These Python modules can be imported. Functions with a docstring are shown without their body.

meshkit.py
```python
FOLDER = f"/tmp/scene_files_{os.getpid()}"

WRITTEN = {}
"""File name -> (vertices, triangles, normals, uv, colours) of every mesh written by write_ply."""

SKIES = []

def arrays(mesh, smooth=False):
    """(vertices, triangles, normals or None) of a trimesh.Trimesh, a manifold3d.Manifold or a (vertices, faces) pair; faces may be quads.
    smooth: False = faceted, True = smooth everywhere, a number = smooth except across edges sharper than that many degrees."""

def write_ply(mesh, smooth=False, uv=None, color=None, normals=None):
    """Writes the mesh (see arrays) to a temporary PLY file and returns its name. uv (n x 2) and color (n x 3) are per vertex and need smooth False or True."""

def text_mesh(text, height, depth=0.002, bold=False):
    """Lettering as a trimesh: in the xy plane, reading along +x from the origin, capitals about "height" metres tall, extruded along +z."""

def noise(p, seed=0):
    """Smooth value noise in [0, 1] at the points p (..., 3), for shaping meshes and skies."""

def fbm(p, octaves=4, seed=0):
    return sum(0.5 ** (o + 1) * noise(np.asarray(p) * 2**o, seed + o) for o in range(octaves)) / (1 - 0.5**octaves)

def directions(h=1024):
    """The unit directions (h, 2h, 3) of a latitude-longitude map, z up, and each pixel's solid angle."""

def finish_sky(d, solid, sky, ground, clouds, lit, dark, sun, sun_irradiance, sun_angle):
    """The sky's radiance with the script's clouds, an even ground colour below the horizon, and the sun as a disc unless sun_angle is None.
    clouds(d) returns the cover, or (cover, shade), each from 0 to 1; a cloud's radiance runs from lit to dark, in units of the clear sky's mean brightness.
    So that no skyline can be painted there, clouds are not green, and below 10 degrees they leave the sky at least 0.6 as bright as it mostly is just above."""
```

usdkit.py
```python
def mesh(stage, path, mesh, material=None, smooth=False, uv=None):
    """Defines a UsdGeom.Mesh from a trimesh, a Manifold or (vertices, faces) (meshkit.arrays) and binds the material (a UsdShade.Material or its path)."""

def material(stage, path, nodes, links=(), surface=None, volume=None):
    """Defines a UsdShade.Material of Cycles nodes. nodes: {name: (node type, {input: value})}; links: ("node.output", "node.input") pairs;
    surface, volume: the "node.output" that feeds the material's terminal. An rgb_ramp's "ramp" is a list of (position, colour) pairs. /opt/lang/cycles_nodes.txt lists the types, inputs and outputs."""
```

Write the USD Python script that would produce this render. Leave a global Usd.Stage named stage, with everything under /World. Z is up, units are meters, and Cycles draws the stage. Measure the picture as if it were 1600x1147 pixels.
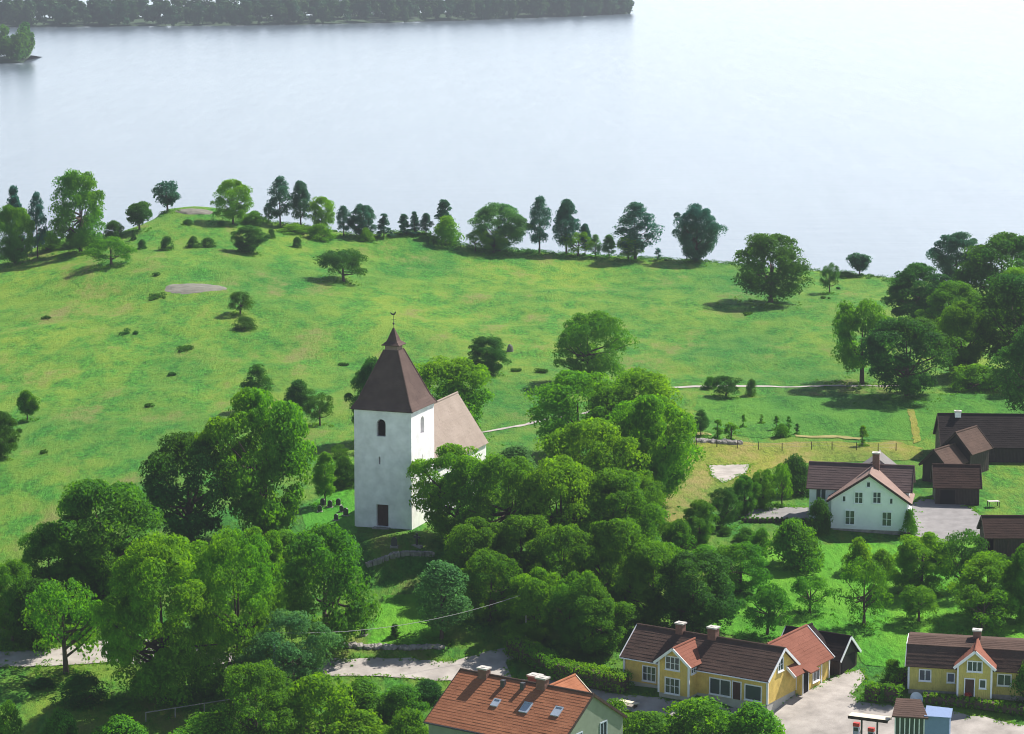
import shapely.affinity
import math, random
import numpy as np, trimesh, shapely, usdkit, meshkit
from shapely.geometry import Polygon, LineString
from scipy.interpolate import RBFInterpolator
from scipy.spatial import Delaunay
from pxr import Usd, UsdGeom, UsdLux, UsdShade, Gf, Sdf

stage = Usd.Stage.CreateInMemory()
UsdGeom.SetStageUpAxis(stage, 'Z'); UsdGeom.SetStageMetersPerUnit(stage, 1.0)
UsdGeom.Xform.Define(stage, '/World'); UsdGeom.Scope.Define(stage, '/World/Looks')
mat = lambda name, nodes, links, surface='p.BSDF', volume=None: usdkit.material(stage, '/World/Looks/' + name, nodes, links, surface=surface, volume=volume)

# ------------------------------------------------------------------ camera, sky, sun, exposure
FPX, CX, CY, ZC = 4200.0, 800.0, 573.5, 70.0          # focal length in photo pixels (photo 1600 wide), camera height
PITCH = math.atan((CY + 130.0) / FPX)
EXPOSURE = 0.9
cam = UsdGeom.Camera.Define(stage, '/World/camera')
cam.CreateHorizontalApertureAttr(36.0); cam.CreateFocalLengthAttr(36.0 * FPX / 1600.0)
cam.CreateFStopAttr(0.0); cam.CreateClippingRangeAttr(Gf.Vec2f(1.0, 20000.0)); cam.CreateExposureAttr(EXPOSURE)
cam.AddTranslateOp().Set(Gf.Vec3d(0, 0, ZC)); cam.AddRotateXOp().Set(90.0 - math.degrees(PITCH))

SUN_EL, SUN_PHI = math.radians(46), math.radians(42)  # elevation; angle from +x towards +y
SUN = np.array([math.cos(SUN_EL) * math.cos(SUN_PHI), math.cos(SUN_EL) * math.sin(SUN_PHI), math.sin(SUN_EL)])
SKY = 0.06
HORIZON = (29.5, 31.2, 33.8)                        # bright summer haze low in the sky, all round
dome = UsdLux.DomeLight.Define(stage, '/World/sky'); dome.GetPrim().SetCustomDataByKey('kind', 'structure')
skym = mat('sky_look', {                               # a clear sky with bright low haze, brighter towards the sun (forward scattering) and wispy
    'tc': ('texture_coordinate', {}), 'sep': ('separate_xyz', {}), 'el': ('map_range', {'from_min': 0.0, 'from_max': 0.5, 'to_min': 1.0, 'to_max': 0.0, 'clamp': True}), 'pw': ('math', {'math_type': 'power', 'value2': 1.4}),
    'dx': ('math', {'math_type': 'multiply', 'value2': SUN[0]}), 'dy': ('math', {'math_type': 'multiply_add', 'value2': SUN[1]}), 'dz': ('math', {'math_type': 'multiply_add', 'value2': SUN[2]}),
    'ph': ('map_range', {'from_min': -1.0, 'from_max': 1.0, 'to_min': 0.12, 'to_max': 1.0, 'clamp': True}), 'p2': ('math', {'math_type': 'power', 'value2': 2.0}),
    'sky': ('sky_texture', {'sky_type': 'single_scattering', 'sun_disc': False, 'sun_elevation': SUN_EL, 'sun_rotation': math.atan2(SUN[0], SUN[1]), 'altitude': 100.0, 'air_density': 1.0, 'aerosol_density': 1.0, 'ozone_density': 1.0}),
    'mp': ('mapping', {'scale': (1.0, 1.0, 3.5)}), 'n': ('noise_texture', {'scale': 2.2, 'detail': 6.0, 'roughness': 0.55}),
    'r': ('rgb_ramp', {'ramp': [(0.0, (0.85,) * 3), (0.4, (0.9,) * 3), (0.7, (1.0,) * 3), (1.0, (1,) * 3)]}), 'ml': ('math', {'math_type': 'multiply'}), 'm2': ('math', {'math_type': 'multiply'}),
    'hz': ('mix', {'color1': (0, 0, 0), 'color2': HORIZON}), 'mx': ('mix', {'mix_type': 'add', 'fac': 1.0}), 'b': ('background_shader', {'strength': SKY})},
    [('tc.generated', 'mp.vector'), ('tc.generated', 'sep.vector'), ('sep.z', 'el.value'), ('el.result', 'pw.value1'), ('mp.vector', 'n.vector'), ('n.fac', 'r.fac'), ('r.color', 'ml.value1'), ('pw.value', 'ml.value2'),
     ('sep.x', 'dx.value1'), ('sep.y', 'dy.value1'), ('dx.value', 'dy.value3'), ('sep.z', 'dz.value1'), ('dy.value', 'dz.value3'), ('dz.value', 'ph.value'), ('ph.result', 'p2.value1'), ('ml.value', 'm2.value1'), ('p2.value', 'm2.value2'),
     ('m2.value', 'hz.fac'), ('sky.color', 'mx.color1'), ('hz.color', 'mx.color2'), ('mx.color', 'b.color')], surface='b.background')
UsdShade.MaterialBindingAPI.Apply(dome.GetPrim()).Bind(skym)
sun = UsdLux.DistantLight.Define(stage, '/World/sun')
sun.CreateNormalizeAttr(True); sun.CreateIntensityAttr(1.25); sun.CreateAngleAttr(0.5); sun.CreateColorAttr(Gf.Vec3f(1.0, 0.95, 0.87))
sun.AddTransformOp().Set(Gf.Matrix4d().SetRotate(Gf.Rotation(Gf.Vec3d(0, 0, 1), Gf.Vec3d(*map(float, SUN)))))

# ------------------------------------------------------------------ helpers
used = {}
def path(name, parent=None):
    base = (parent.GetPath().pathString if parent is not None else '/World') + '/' + name
    n = used.get(base, 0); used[base] = n + 1
    return base if n == 0 else f'{base}_{n:03d}'
def tag(p, label=None, cat=None, group=None, kind=None):
    for k, v in (('label', label), ('category', cat), ('group', group), ('kind', kind)):
        if v: p.SetCustomDataByKey(k, v)
    return p
def thing(name, label, cat, loc=(0, 0, 0), yaw=0.0, group=None, kind=None):
    x = UsdGeom.Xform.Define(stage, path(name))
    x.AddTranslateOp().Set(Gf.Vec3d(*map(float, loc))); x.AddRotateZOp().Set(float(yaw))
    return tag(x.GetPrim(), label, cat, group, kind)
def part(name, parent):
    return UsdGeom.Xform.Define(stage, path(name, parent)).GetPrim()
def obj(name, mesh, m, parent=None, smooth=False, label=None):
    return tag(usdkit.mesh(stage, path(name, parent), mesh, m, smooth).GetPrim(), label)
cat_ = lambda ms: trimesh.util.concatenate(ms)
def box(x0, x1, y0, y1, z0, z1):
    b = trimesh.creation.box([x1 - x0, y1 - y0, z1 - z0]); b.apply_translation([(x0 + x1) / 2, (y0 + y1) / 2, (z0 + z1) / 2]); return b
def hull(pts): return trimesh.Trimesh(np.array(pts, float)).convex_hull if False else trimesh.convex.convex_hull(np.array(pts, float))
def tube(p, r, sides=7):
    p = np.asarray(p, float); r = np.broadcast_to(r, len(p))
    t = np.gradient(p, axis=0); t /= np.linalg.norm(t, axis=1, keepdims=True)
    ref = np.where(np.abs(t[:, 2:]) < .9, [[0, 0, 1.]], [[1., 0, 0]]); a = np.cross(t, ref); a /= np.linalg.norm(a, axis=1, keepdims=True); b = np.cross(t, a)
    an = np.arange(sides) * 2 * np.pi / sides
    v = (p[:, None] + r[:, None, None] * (np.cos(an)[None, :, None] * a[:, None] + np.sin(an)[None, :, None] * b[:, None])).reshape(-1, 3)
    i, j = np.meshgrid(np.arange(len(p) - 1), np.arange(sides), indexing='ij'); k = (j + 1) % sides
    q = np.stack([i * sides + j, i * sides + k, (i + 1) * sides + k, (i + 1) * sides + j], -1).reshape(-1, 4)
    f = np.vstack([q[:, [0, 2, 1]], q[:, [0, 3, 2]]]); n = len(v); v = np.vstack([v, p[0], p[-1]])
    c = np.array([[n, (s), (s + 1) % sides] for s in range(sides)] + [[n + 1, n - sides + (s + 1) % sides, n - sides + s] for s in range(sides)])
    return trimesh.Trimesh(v, np.vstack([f, c]), process=False)
def bar(a, b, w, h=None):                              # a squared bar from a to b
    a, b = np.array(a, float), np.array(b, float); h = h or w
    d = b - a; L = np.linalg.norm(d); d /= L
    u = np.cross(d, [0, 0, 1.]) if abs(d[2]) < .95 else np.array([1., 0, 0]); u /= np.linalg.norm(u); v = np.cross(u, d)
    m = trimesh.creation.box([w, h, L]); T = np.eye(4); T[:3, 0], T[:3, 1], T[:3, 2], T[:3, 3] = u, v, d, (a + b) / 2
    if np.linalg.det(T[:3, :3]) < 0: T[:3, 0] *= -1
    m.apply_transform(T); return m

# ------------------------------------------------------------------ ground shape
cp, sp = math.cos(PITCH), math.sin(PITCH)
def ray(px, py):
    v = -(py - CY) / FPX
    return np.array([(px - CX) / FPX, v * sp + cp, v * cp - sp])
def hitz(px, py, z):
    d = ray(px, py); t = (z - ZC) / d[2]; return np.array([d[0] * t, d[1] * t, z])
CREST = [(-250, 415, 3.5), (-60, 405, 4.5), (20, 398, 5), (100, 372, 7), (180, 366, 8), (225, 350, 9.2), (243, 337, 9.9), (262, 327, 10.6), (300, 323, 10.9), (345, 327, 10.5), (420, 347, 7.8), (470, 352, 7.2), (500, 359, 6.5), (560, 368, 5.4),
         (660, 362, 5.4), (700, 382, 3.2), (800, 391, 1.6), (900, 397, 0.6), (1000, 403, 0), (1100, 409, -0.5), (1300, 425, -1), (1400, 436, -1), (1600, 450, -0.5), (1850, 460, -.5)]
crest = np.array([hitz(*c) for c in CREST])
INNER = [(-100, 1140, -8.5), (100, 1140, -8.2), (500, 1140, -8), (800, 1140, -8), (1100, 1140, -7.4), (1350, 1140, -6.8), (1560, 1140, -6.4), (1750, 1140, -6.2),
         (0, 1030, -6.8), (180, 1020, -6.6), (600, 1045, -6), (760, 1050, -6.3), (960, 1085, -6.2), (1090, 1095, -5.8), (1300, 1060, -5.6), (1490, 1088, -5.1), (1600, 1060, -5),
         (1350, 965, -4.2), (1200, 945, -4), (1535, 975, -4.3), (1080, 960, -4.2), (1360, 838, -2.5), (1240, 875, -2.7), (1500, 800, -2.2), (1500, 700, -1.4), (1600, 760, -1.8),
         (520, 800, -0.1), (600, 826, 0), (690, 800, 0), (760, 730, .2), (620, 862, -0.4), (660, 850, -.3), (600, 900, -2.6), (660, 900, -2.6), (620, 970, -4.2), (820, 900, -2), (950, 860, -1.5), (850, 1000, -5),
         (100, 930, -4), (300, 880, -2.5), (180, 800, -1.2), (50, 750, -.6), (100, 620, .4), (0, 520, 2.2), (150, 480, 3.2), (430, 700, 0), (450, 560, 1.2), (640, 590, .4), (900, 590, -.3),
         (1100, 640, -.8), (1120, 740, -1.2), (1050, 800, -1.3), (1250, 690, -1.2), (1350, 610, -.6), (1500, 620, -.4), (1600, 560, 0), (720, 480, 1.0), (880, 470, .3), (1000, 520, -.2), (1200, 470, -.7), (540, 440, 3.2), (400, 440, 4.9), (310, 450, 5.2), (380, 490, 3.7), (250, 400, 7.2), (180, 413, 6.6), (80, 430, 4.6), (1400, 500, -.7)]
inner = np.array([hitz(*c) for c in INNER])
pts = np.vstack([crest, inner])
rbf = RBFInterpolator(pts[:, :2] / 100, pts[:, 2], kernel='thin_plate_spline', smoothing=3e-4)
crest_xy = crest[np.argsort(crest[:, 0])]
GX = np.r_[-3300, -2500, -1700, -1000, -600, -400, -300, -240, np.arange(-180, 180.1, 1.5), 240, 300, 400, 600, 1000, 1700, 2500, 3300]
GY = np.r_[-400, -100, 80, 150, 190, np.arange(215, 761, 1.5)]
xx, yy = np.meshgrid(GX, GY)
yc = np.interp(xx, crest_xy[:, 0], crest_xy[:, 1])
q = np.stack([np.clip(xx, -130, 130), np.clip(np.minimum(yy, yc), 240, 720)], -1).reshape(-1, 2)
zz = rbf(q / 100).reshape(xx.shape)
over = np.maximum(yy - yc, 0)
zz = zz - 0.24 * over ** 2 / (over + 6)                # the land drops to the lake behind the crest
zz = np.maximum(zz, -21)
fld = np.clip((yy - 330) / 40, 0, 1) * np.clip((np.minimum(yc + 20, 2000) - yy) / 60, .25, 1)
P3 = np.stack([xx, yy, 0 * xx], -1)
zz = zz + (meshkit.fbm(P3 / [26, 26, 1], 4, 3) - .5) * 1.3 * fld + (meshkit.fbm(P3 / [7, 7, 1], 3, 5) - .5) * (.12 + .62 * fld) + (meshkit.noise(P3 / [3.2, 3.2, 1], 8) - .5) * .22 * fld
def ground(x, y):
    x, y = np.asarray(x, float), np.asarray(y, float)
    i = np.clip(np.searchsorted(GX, x) - 1, 0, len(GX) - 2); j = np.clip(np.searchsorted(GY, y) - 1, 0, len(GY) - 2)
    u = (x - GX[i]) / (GX[i + 1] - GX[i]); v = (y - GY[j]) / (GY[j + 1] - GY[j])
    a, b, c, d = zz[j, i], zz[j, i + 1], zz[j + 1, i + 1], zz[j + 1, i]
    return np.where(u >= v, a + u * (b - a) + v * (c - b), a + v * (d - a) + u * (c - d))
_t = np.arange(225, 900, 1.0)
def at(px, py):                                        # the ground point seen at a photo pixel
    d = ray(px, py); p = d[None] * _t[:, None] + [0, 0, ZC]
    below = p[:, 2] < ground(p[:, 0], p[:, 1]); k = int(np.argmax(below)) if below.any() else len(_t) - 1
    lo, hi = _t[max(k - 1, 0)], _t[k]
    for _ in range(18):
        m = (lo + hi) / 2; p = d * m + [0, 0, ZC]
        if p[2] < ground(p[0], p[1]): hi = m
        else: lo = m
    p = d * hi; ycr = float(np.interp(p[0], crest_xy[:, 0], crest_xy[:, 1]))
    if p[1] > ycr + 5: p = p * (ycr - 1) / p[1]   # nothing stands in the lake: keep to the ridge
    return np.array([p[0], p[1], float(ground(p[0], p[1]))])
depth = lambda p: p[1] * cp - (p[2] - ZC) * sp
ppm = lambda p: FPX / depth(p)
def height_for(p, top):                                # how tall a thing at p is if its top shows at that row
    k = -(top - CY) / FPX                              # u/d at the top
    y, z0 = p[1], p[2] - ZC                            # (y*sp+z*cp) = k*(y*cp - z*sp)
    return (k * y * cp - y * sp) / (cp + k * sp) - z0

# ------------------------------------------------------------------ materials
def plain(name, c, rough=.7, spec=.3, var=.0, scale=3.0, bump=0., bscale=20., metallic=0.):
    n = {'p': ('principled_bsdf', {'roughness': rough, 'specular_ior_level': spec, 'base_color': c, 'metallic': metallic}), 'g': ('geometry', {})}; l = []
    if var:
        n['n'] = ('noise_texture', {'scale': scale, 'detail': 5.0, 'roughness': .6})
        n['r'] = ('rgb_ramp', {'ramp': [(.25, tuple(x * (1 - var) for x in c)), (.75, tuple(min(1, x * (1 + var)) for x in c))]})
        l += [('g.position', 'n.vector'), ('n.fac', 'r.fac'), ('r.color', 'p.base_color')]
    if bump:
        n['bn'] = ('noise_texture', {'scale': bscale, 'detail': 3.0}); n['b'] = ('bump', {'strength': bump, 'distance': .05})
        l += [('g.position', 'bn.vector'), ('bn.fac', 'b.height'), ('b.normal', 'p.normal')]
    return mat(name, n, l)
def leafmat(name, dark, light, trans=.35):
    return mat(name, {'g': ('geometry', {}), 'n': ('noise_texture', {'scale': .22, 'detail': 3.0, 'roughness': .6}), 'ad': ('math', {'math_type': 'multiply_add', 'value2': .55}), 'ml': ('math', {'math_type': 'multiply', 'value2': .75}),
        'nv': ('noise_texture', {'scale': .055, 'detail': 1.0}), 'rv': ('rgb_ramp', {'ramp': [(.36, (.80, .98, 1.25)), (.5, (1, 1, 1)), (.64, (1.16, 1.03, .85))]}), 'tv': ('mix', {'mix_type': 'multiply', 'fac': 1.0}),
        'r': ('rgb_ramp', {'ramp': [(.15, dark), (.8, light)]}), 'p': ('principled_bsdf', {'roughness': .8, 'specular_ior_level': .08}), 'tr': ('translucent_bsdf', {}), 'hs': ('hsv', {'hue': .485, 'value': 1.3, 'saturation': 1.15}), 'mx': ('mix_closure', {'fac': trans})},
        [('g.position', 'n.vector'), ('g.position', 'nv.vector'), ('nv.fac', 'rv.fac'), ('n.fac', 'ml.value1'), ('g.random_per_island', 'ad.value1'), ('ml.value', 'ad.value3'), ('ad.value', 'r.fac'), ('r.color', 'tv.color1'), ('rv.color', 'tv.color2'),
         ('tv.color', 'p.base_color'), ('tv.color', 'hs.color'), ('hs.color', 'tr.color'), ('p.BSDF', 'mx.closure1'), ('tr.BSDF', 'mx.closure2')], surface='mx.closure')
LEAF = {'bright': leafmat('leaf_bright', (.062, .185, .014), (.205, .450, .030), .5), 'mid': leafmat('leaf_mid', (.044, .145, .017), (.145, .355, .034), .47),
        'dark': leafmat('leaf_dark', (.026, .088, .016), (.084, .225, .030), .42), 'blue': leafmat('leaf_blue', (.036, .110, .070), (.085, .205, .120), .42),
        'pale': leafmat('leaf_pale', (.062, .170, .050), (.145, .325, .085), .45), 'yellow': leafmat('leaf_yellow', (.10, .24, .014), (.21, .42, .035), .47)}
M = dict(bark=plain('bark', (.075, .058, .045), .9, .1, .35, 4., .5, 9.), plaster=plain('white_plaster', (.78, .745, .765), .85, .2, .19, .8, .45, 3.),
         white_wood=plain('white_paint', (.73, .73, .77), .55, .4, .05, 2.), yellow=None, stone=plain('field_stone', (.26, .24, .22), .9, .2, .4, 1.8, .6, 6.), dark_wood=plain('dark_wood', (.045, .028, .022), .85, .2, .35, 2.5, .4, 12.),
         dark_metal=plain('dark_metal', (.03, .03, .035), .5, .5), iron=plain('wrought_iron', (.02, .02, .022), .5, .5), brick=plain('chimney_brick', (.16, .085, .065), .9, .2, .3, 6., .4, 14.),
         glass=plain('window_glass', (.035, .045, .055), .12, .6), dark=plain('dark_opening', (.012, .010, .010), .8, .1), door=plain('door_brown', (.055, .025, .02), .6, .3, .3, 5.),
         gravel=plain('gravel', (.33, .30, .275), .95, .15, .32, .5, .4, 14.), asphalt=plain('asphalt', (.20, .19, .19), .95, .2, .2, .8, .3, 18.), rock=plain('bare_rock', (.145, .14, .115), .9, .2, .35, .7, .6, 1.6),
         pole=plain('weathered_pole', (.40, .38, .34), .8, .2, .2, 3.), cable=plain('cable', (.32, .31, .29), .6, .3), bluewall=plain('pale_blue_wall', (.13, .19, .33), .6, .3, .06, 2.),
         cream=plain('cream_slab', (.62, .55, .42), .7, .3, .1, 3.), red=plain('red_paint', (.45, .04, .03), .45, .4), greenwall=plain('pale_green_wall', (.17, .20, .155), .7, .3, .12, 1.5), grey=plain('grey_metal', (.33, .38, .46), .45, .4), concrete=plain('concrete', (.42, .40, .37), .9, .2, .2, 1.2))
def siding(name, c, horiz=False):
    return mat(name, {'tc': ('texture_coordinate', {}), 'w': ('wave_texture', {'scale': 2.2, 'bands_direction': 'z' if horiz else 'diagonal', 'distortion': 0.}) if False else ('noise_texture', {'scale': 1.6, 'detail': 5.0}),
        'sx': ('separate_xyz', {}), 'a': ('math', {'math_type': 'add'}), 'k': ('math', {'math_type': 'multiply', 'value2': 34.0}), 's': ('math', {'math_type': 'sine'}), 'b': ('bump', {'strength': .5, 'distance': .02}),
        'r': ('rgb_ramp', {'ramp': [(.3, tuple(x * .86 for x in c)), (.7, tuple(min(1, x * 1.1) for x in c))]}), 'p': ('principled_bsdf', {'roughness': .7, 'specular_ior_level': .3})},
        [('tc.object', 'w.vector'), ('tc.object', 'sx.vector')] + ([('sx.z', 'k.value1')] if horiz else [('sx.x', 'a.value1'), ('sx.y', 'a.value2'), ('a.value', 'k.value1')]) +
        [('k.value', 's.value1'), ('s.value', 'b.height'), ('b.normal', 'p.normal'), ('w.fac', 'r.fac'), ('r.color', 'p.base_color')])
M['yellow'] = siding('yellow_boards', (.64, .45, .12)); M['yellow2'] = siding('dull_yellow_boards', (.52, .43, .12)); M['barn'] = siding('tarred_boards', (.022, .013, .011))
def tiles(name, c1, c2, moss=0.):
    return mat(name, {'g': ('geometry', {}), 'n': ('noise_texture', {'scale': .55, 'detail': 5.0, 'roughness': .65}), 'a': ('math', {'math_type': 'multiply_add', 'value2': .55}), 'm': ('math', {'math_type': 'multiply', 'value2': .75}),
        'r': ('rgb_ramp', {'ramp': [(.2, c1), (.85, c2)]}), 'n2': ('noise_texture', {'scale': 9.0, 'detail': 3.0}), 'b': ('bump', {'strength': .6, 'distance': .04}), 'p': ('principled_bsdf', {'roughness': .9, 'specular_ior_level': .06})},
        [('g.position', 'n.vector'), ('g.position', 'n2.vector'), ('n2.fac', 'b.height'), ('b.normal', 'p.normal'), ('n.fac', 'm.value1'), ('g.random_per_island', 'a.value1'), ('m.value', 'a.value3'), ('a.value', 'r.fac'), ('r.color', 'p.base_color')])
T = dict(tower=tiles('tower_shingle', (.072, .048, .044), (.15, .105, .09)), nave=tiles('nave_tile', (.23, .185, .155), (.35, .29, .25)), orange=tiles('orange_tile', (.22, .085, .045), (.43, .185, .10)), brown=tiles('brown_tile', (.062, .040, .033), (.135, .086, .068)),
         dark=tiles('dark_tile', (.030, .018, .015), (.075, .042, .034)), red=tiles('red_tile', (.16, .062, .042), (.27, .11, .078)), pink=tiles('pink_tile', (.20, .135, .115), (.30, .215, .19)), black=tiles('tar_roof', (.014, .010, .010), (.034, .026, .025)), plum=tiles('plum_tile', (.085, .06, .058), (.15, .105, .10)), greyroof=tiles('grey_roof', (.15, .14, .14), (.23, .215, .21)))

def grassmat(name, deep, lush, yel, bare, amount):
    return mat(name, {'g': ('geometry', {}), 'mp': ('mapping', {'scale': (1.0, .42, 1.0)}),
        'n1': ('noise_texture', {'scale': .035, 'detail': 4.0, 'roughness': .55}), 'n2': ('noise_texture', {'scale': .22, 'detail': 6.0, 'roughness': .7}), 'n3': ('noise_texture', {'scale': 1.7, 'detail': 6.0, 'roughness': .75}), 'n4': ('noise_texture', {'scale': .11, 'detail': 7.0, 'roughness': .7}),
        'r3': ('rgb_ramp', {'ramp': [(.32, tuple(x * .58 for x in deep)), (.66, tuple(x * 1.2 for x in lush))]}), 'r2': ('rgb_ramp', {'ramp': [(.40, (0, 0, 0)), (.58, (.95,) * 3)]}), 'm2': ('mix', {'color2': yel}),
        'r1': ('rgb_ramp', {'ramp': [(.35, (.55, .80, .90)), (.5, (.95, .97, .95)), (.64, (1.25, 1.08, 1.0))]}), 'm1': ('mix', {'mix_type': 'multiply', 'fac': 1.0}),
        'r4': ('rgb_ramp', {'ramp': [(amount, (0, 0, 0)), (amount + .14, (.85,) * 3)]}), 'm4': ('mix', {'color2': bare}),
        'b': ('bump', {'strength': 1.0, 'distance': .9}), 'p': ('principled_bsdf', {'roughness': .9, 'specular_ior_level': .1})},
        [('g.position', 'mp.vector')] + [('mp.vector', f'n{i}.vector') for i in (1, 2, 3, 4)] + [('n3.fac', 'r3.fac'), ('n2.fac', 'r2.fac'), ('r3.color', 'm2.color1'), ('r2.color', 'm2.fac'), ('n1.fac', 'r1.fac'), ('m2.color', 'm1.color1'), ('r1.color', 'm1.color2'),
         ('n4.fac', 'r4.fac'), ('m1.color', 'm4.color1'), ('r4.color', 'm4.fac'), ('m4.color', 'p.base_color'), ('n3.fac', 'b.height'), ('b.normal', 'p.normal')])
M['meadow'] = grassmat('meadow_grass', (.030, .136, .017), (.070, .258, .025), (.150, .262, .029), (.20, .178, .07), .565)
M['lawn'] = grassmat('lawn_grass', (.055, .23, .012), (.10, .36, .020), (.14, .37, .024), (.19, .22, .05), .66)
M['dry'] = grassmat('dry_grass', (.13, .20, .025), (.20, .28, .03), (.27, .27, .05), (.32, .25, .10), .50)
M['soil'] = plain('bare_soil', (.22, .20, .075), .95, .1, .3, .6, .4, 8.)
M['water'] = mat('lake_water', {'g': ('geometry', {}), 'mp': ('mapping', {'scale': (.35, 1., 1.)}), 'n': ('noise_texture', {'scale': .16, 'detail': 7.0, 'roughness': .66}), 'b': ('bump', {'strength': .34, 'distance': .45}),
        'm2': ('mapping', {'scale': (1., .13, 1.)}), 'n2': ('noise_texture', {'scale': .10, 'detail': 7.0, 'roughness': .75}), 'r': ('rgb_ramp', {'ramp': [(.30, (.232,) * 3), (.70, (.25,) * 3)]}), 'p': ('principled_bsdf', {'base_color': (.055, .075, .095), 'ior': 1.333, 'specular_ior_level': .5})},
        [('g.position', 'mp.vector'), ('mp.vector', 'n.vector'), ('g.position', 'm2.vector'), ('m2.vector', 'n2.vector'), ('n.fac', 'b.height'), ('b.normal', 'p.normal'), ('n2.fac', 'r.fac'), ('r.color', 'p.roughness')])

# ------------------------------------------------------------------ land and lake
ny, nx = xx.shape
idx = np.arange(nx * ny).reshape(ny, nx)
quad = np.stack([idx[:-1, :-1], idx[:-1, 1:], idx[1:, 1:], idx[1:, :-1]], -1).reshape(-1, 4)
gmesh = trimesh.Trimesh(np.stack([xx, yy, zz], -1).reshape(-1, 3), np.vstack([quad[:, [0, 1, 2]], quad[:, [0, 2, 3]]]), process=False)
tag(obj('ground', gmesh, M['meadow'], smooth=True), 'green grazed meadow and village land between lake and foreground', kind='structure')
LAKE = -16.0
wm = trimesh.Trimesh([[-3400, 430, LAKE], [3400, 430, LAKE], [3400, 5600, LAKE], [-3400, 5600, LAKE]], [[0, 1, 2], [0, 2, 3]], process=False)
tag(obj('lake', wm, M['water']), 'bright pale lake surface filling the background', kind='structure')

rngj = np.random.default_rng(11); verge = []
def draped(name, label, pix, m, dz=.06, kind='structure', jitter=.25, catg=None):
    c = np.array([at(*p)[:2] for p in pix]); poly = Polygon(c).buffer(0)
    poly = poly.segmentize(1.2)
    ext = np.array((poly if poly.geom_type == 'Polygon' else max(poly.geoms, key=lambda g: g.area)).exterior.coords)[:-1]
    nz = meshkit.fbm(np.c_[ext / 2.2, np.zeros(len(ext))], 3, 7)[:, None] - .5
    ext = ext + nz * jitter * 4 * np.stack([np.sin(ext[:, 1] * 3.1), np.cos(ext[:, 0] * 2.7)], 1)
    poly = Polygon(ext).buffer(0)
    if poly.geom_type != 'Polygon': poly = max(poly.geoms, key=lambda g: g.area)
    ext = np.array(poly.exterior.coords)[:-1]
    x0, y0, x1, y1 = poly.bounds
    if m in (M['gravel'], M['asphalt']) and jitter < .3 and name not in ('track', 'path'): verge.append(ext)
    gx, gy = np.meshgrid(np.arange(x0, x1, 1.3), np.arange(y0, y1, 1.3)); gp = np.c_[gx.ravel(), gy.ravel()]
    gp = gp[shapely.contains_xy(poly.buffer(-.4), gp[:, 0], gp[:, 1])]
    p = np.vstack([ext, gp]); tri = Delaunay(p).simplices
    ce = p[tri].mean(1); tri = tri[shapely.contains_xy(poly, ce[:, 0], ce[:, 1])]
    e1, e2 = p[tri[:, 1]] - p[tri[:, 0]], p[tri[:, 2]] - p[tri[:, 0]]
    flip = (e1[:, 0] * e2[:, 1] - e1[:, 1] * e2[:, 0]) < 0; tri[flip] = tri[flip][:, ::-1]
    o = obj(name, trimesh.Trimesh(np.c_[p, ground(p[:, 0], p[:, 1]) + dz], tri, process=False), m, smooth=True)
    return tag(o, label, catg, kind=kind)
def strip(name, label, pix, wid, m, dz=.06):
    c = np.array([at(*p)[:2] for p in pix]); g = LineString(c).buffer(wid / 2)
    ext = np.array(g.simplify(.1).exterior.coords)
    return draped_xy(name, label, ext, m, dz)
def draped_xy(name, label, ext, m, dz=.06):
    global at
    keep = at; at = lambda x, y: np.array([x, y, 0.])
    o = draped(name, label, ext, m, dz); at = keep; return o

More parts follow.
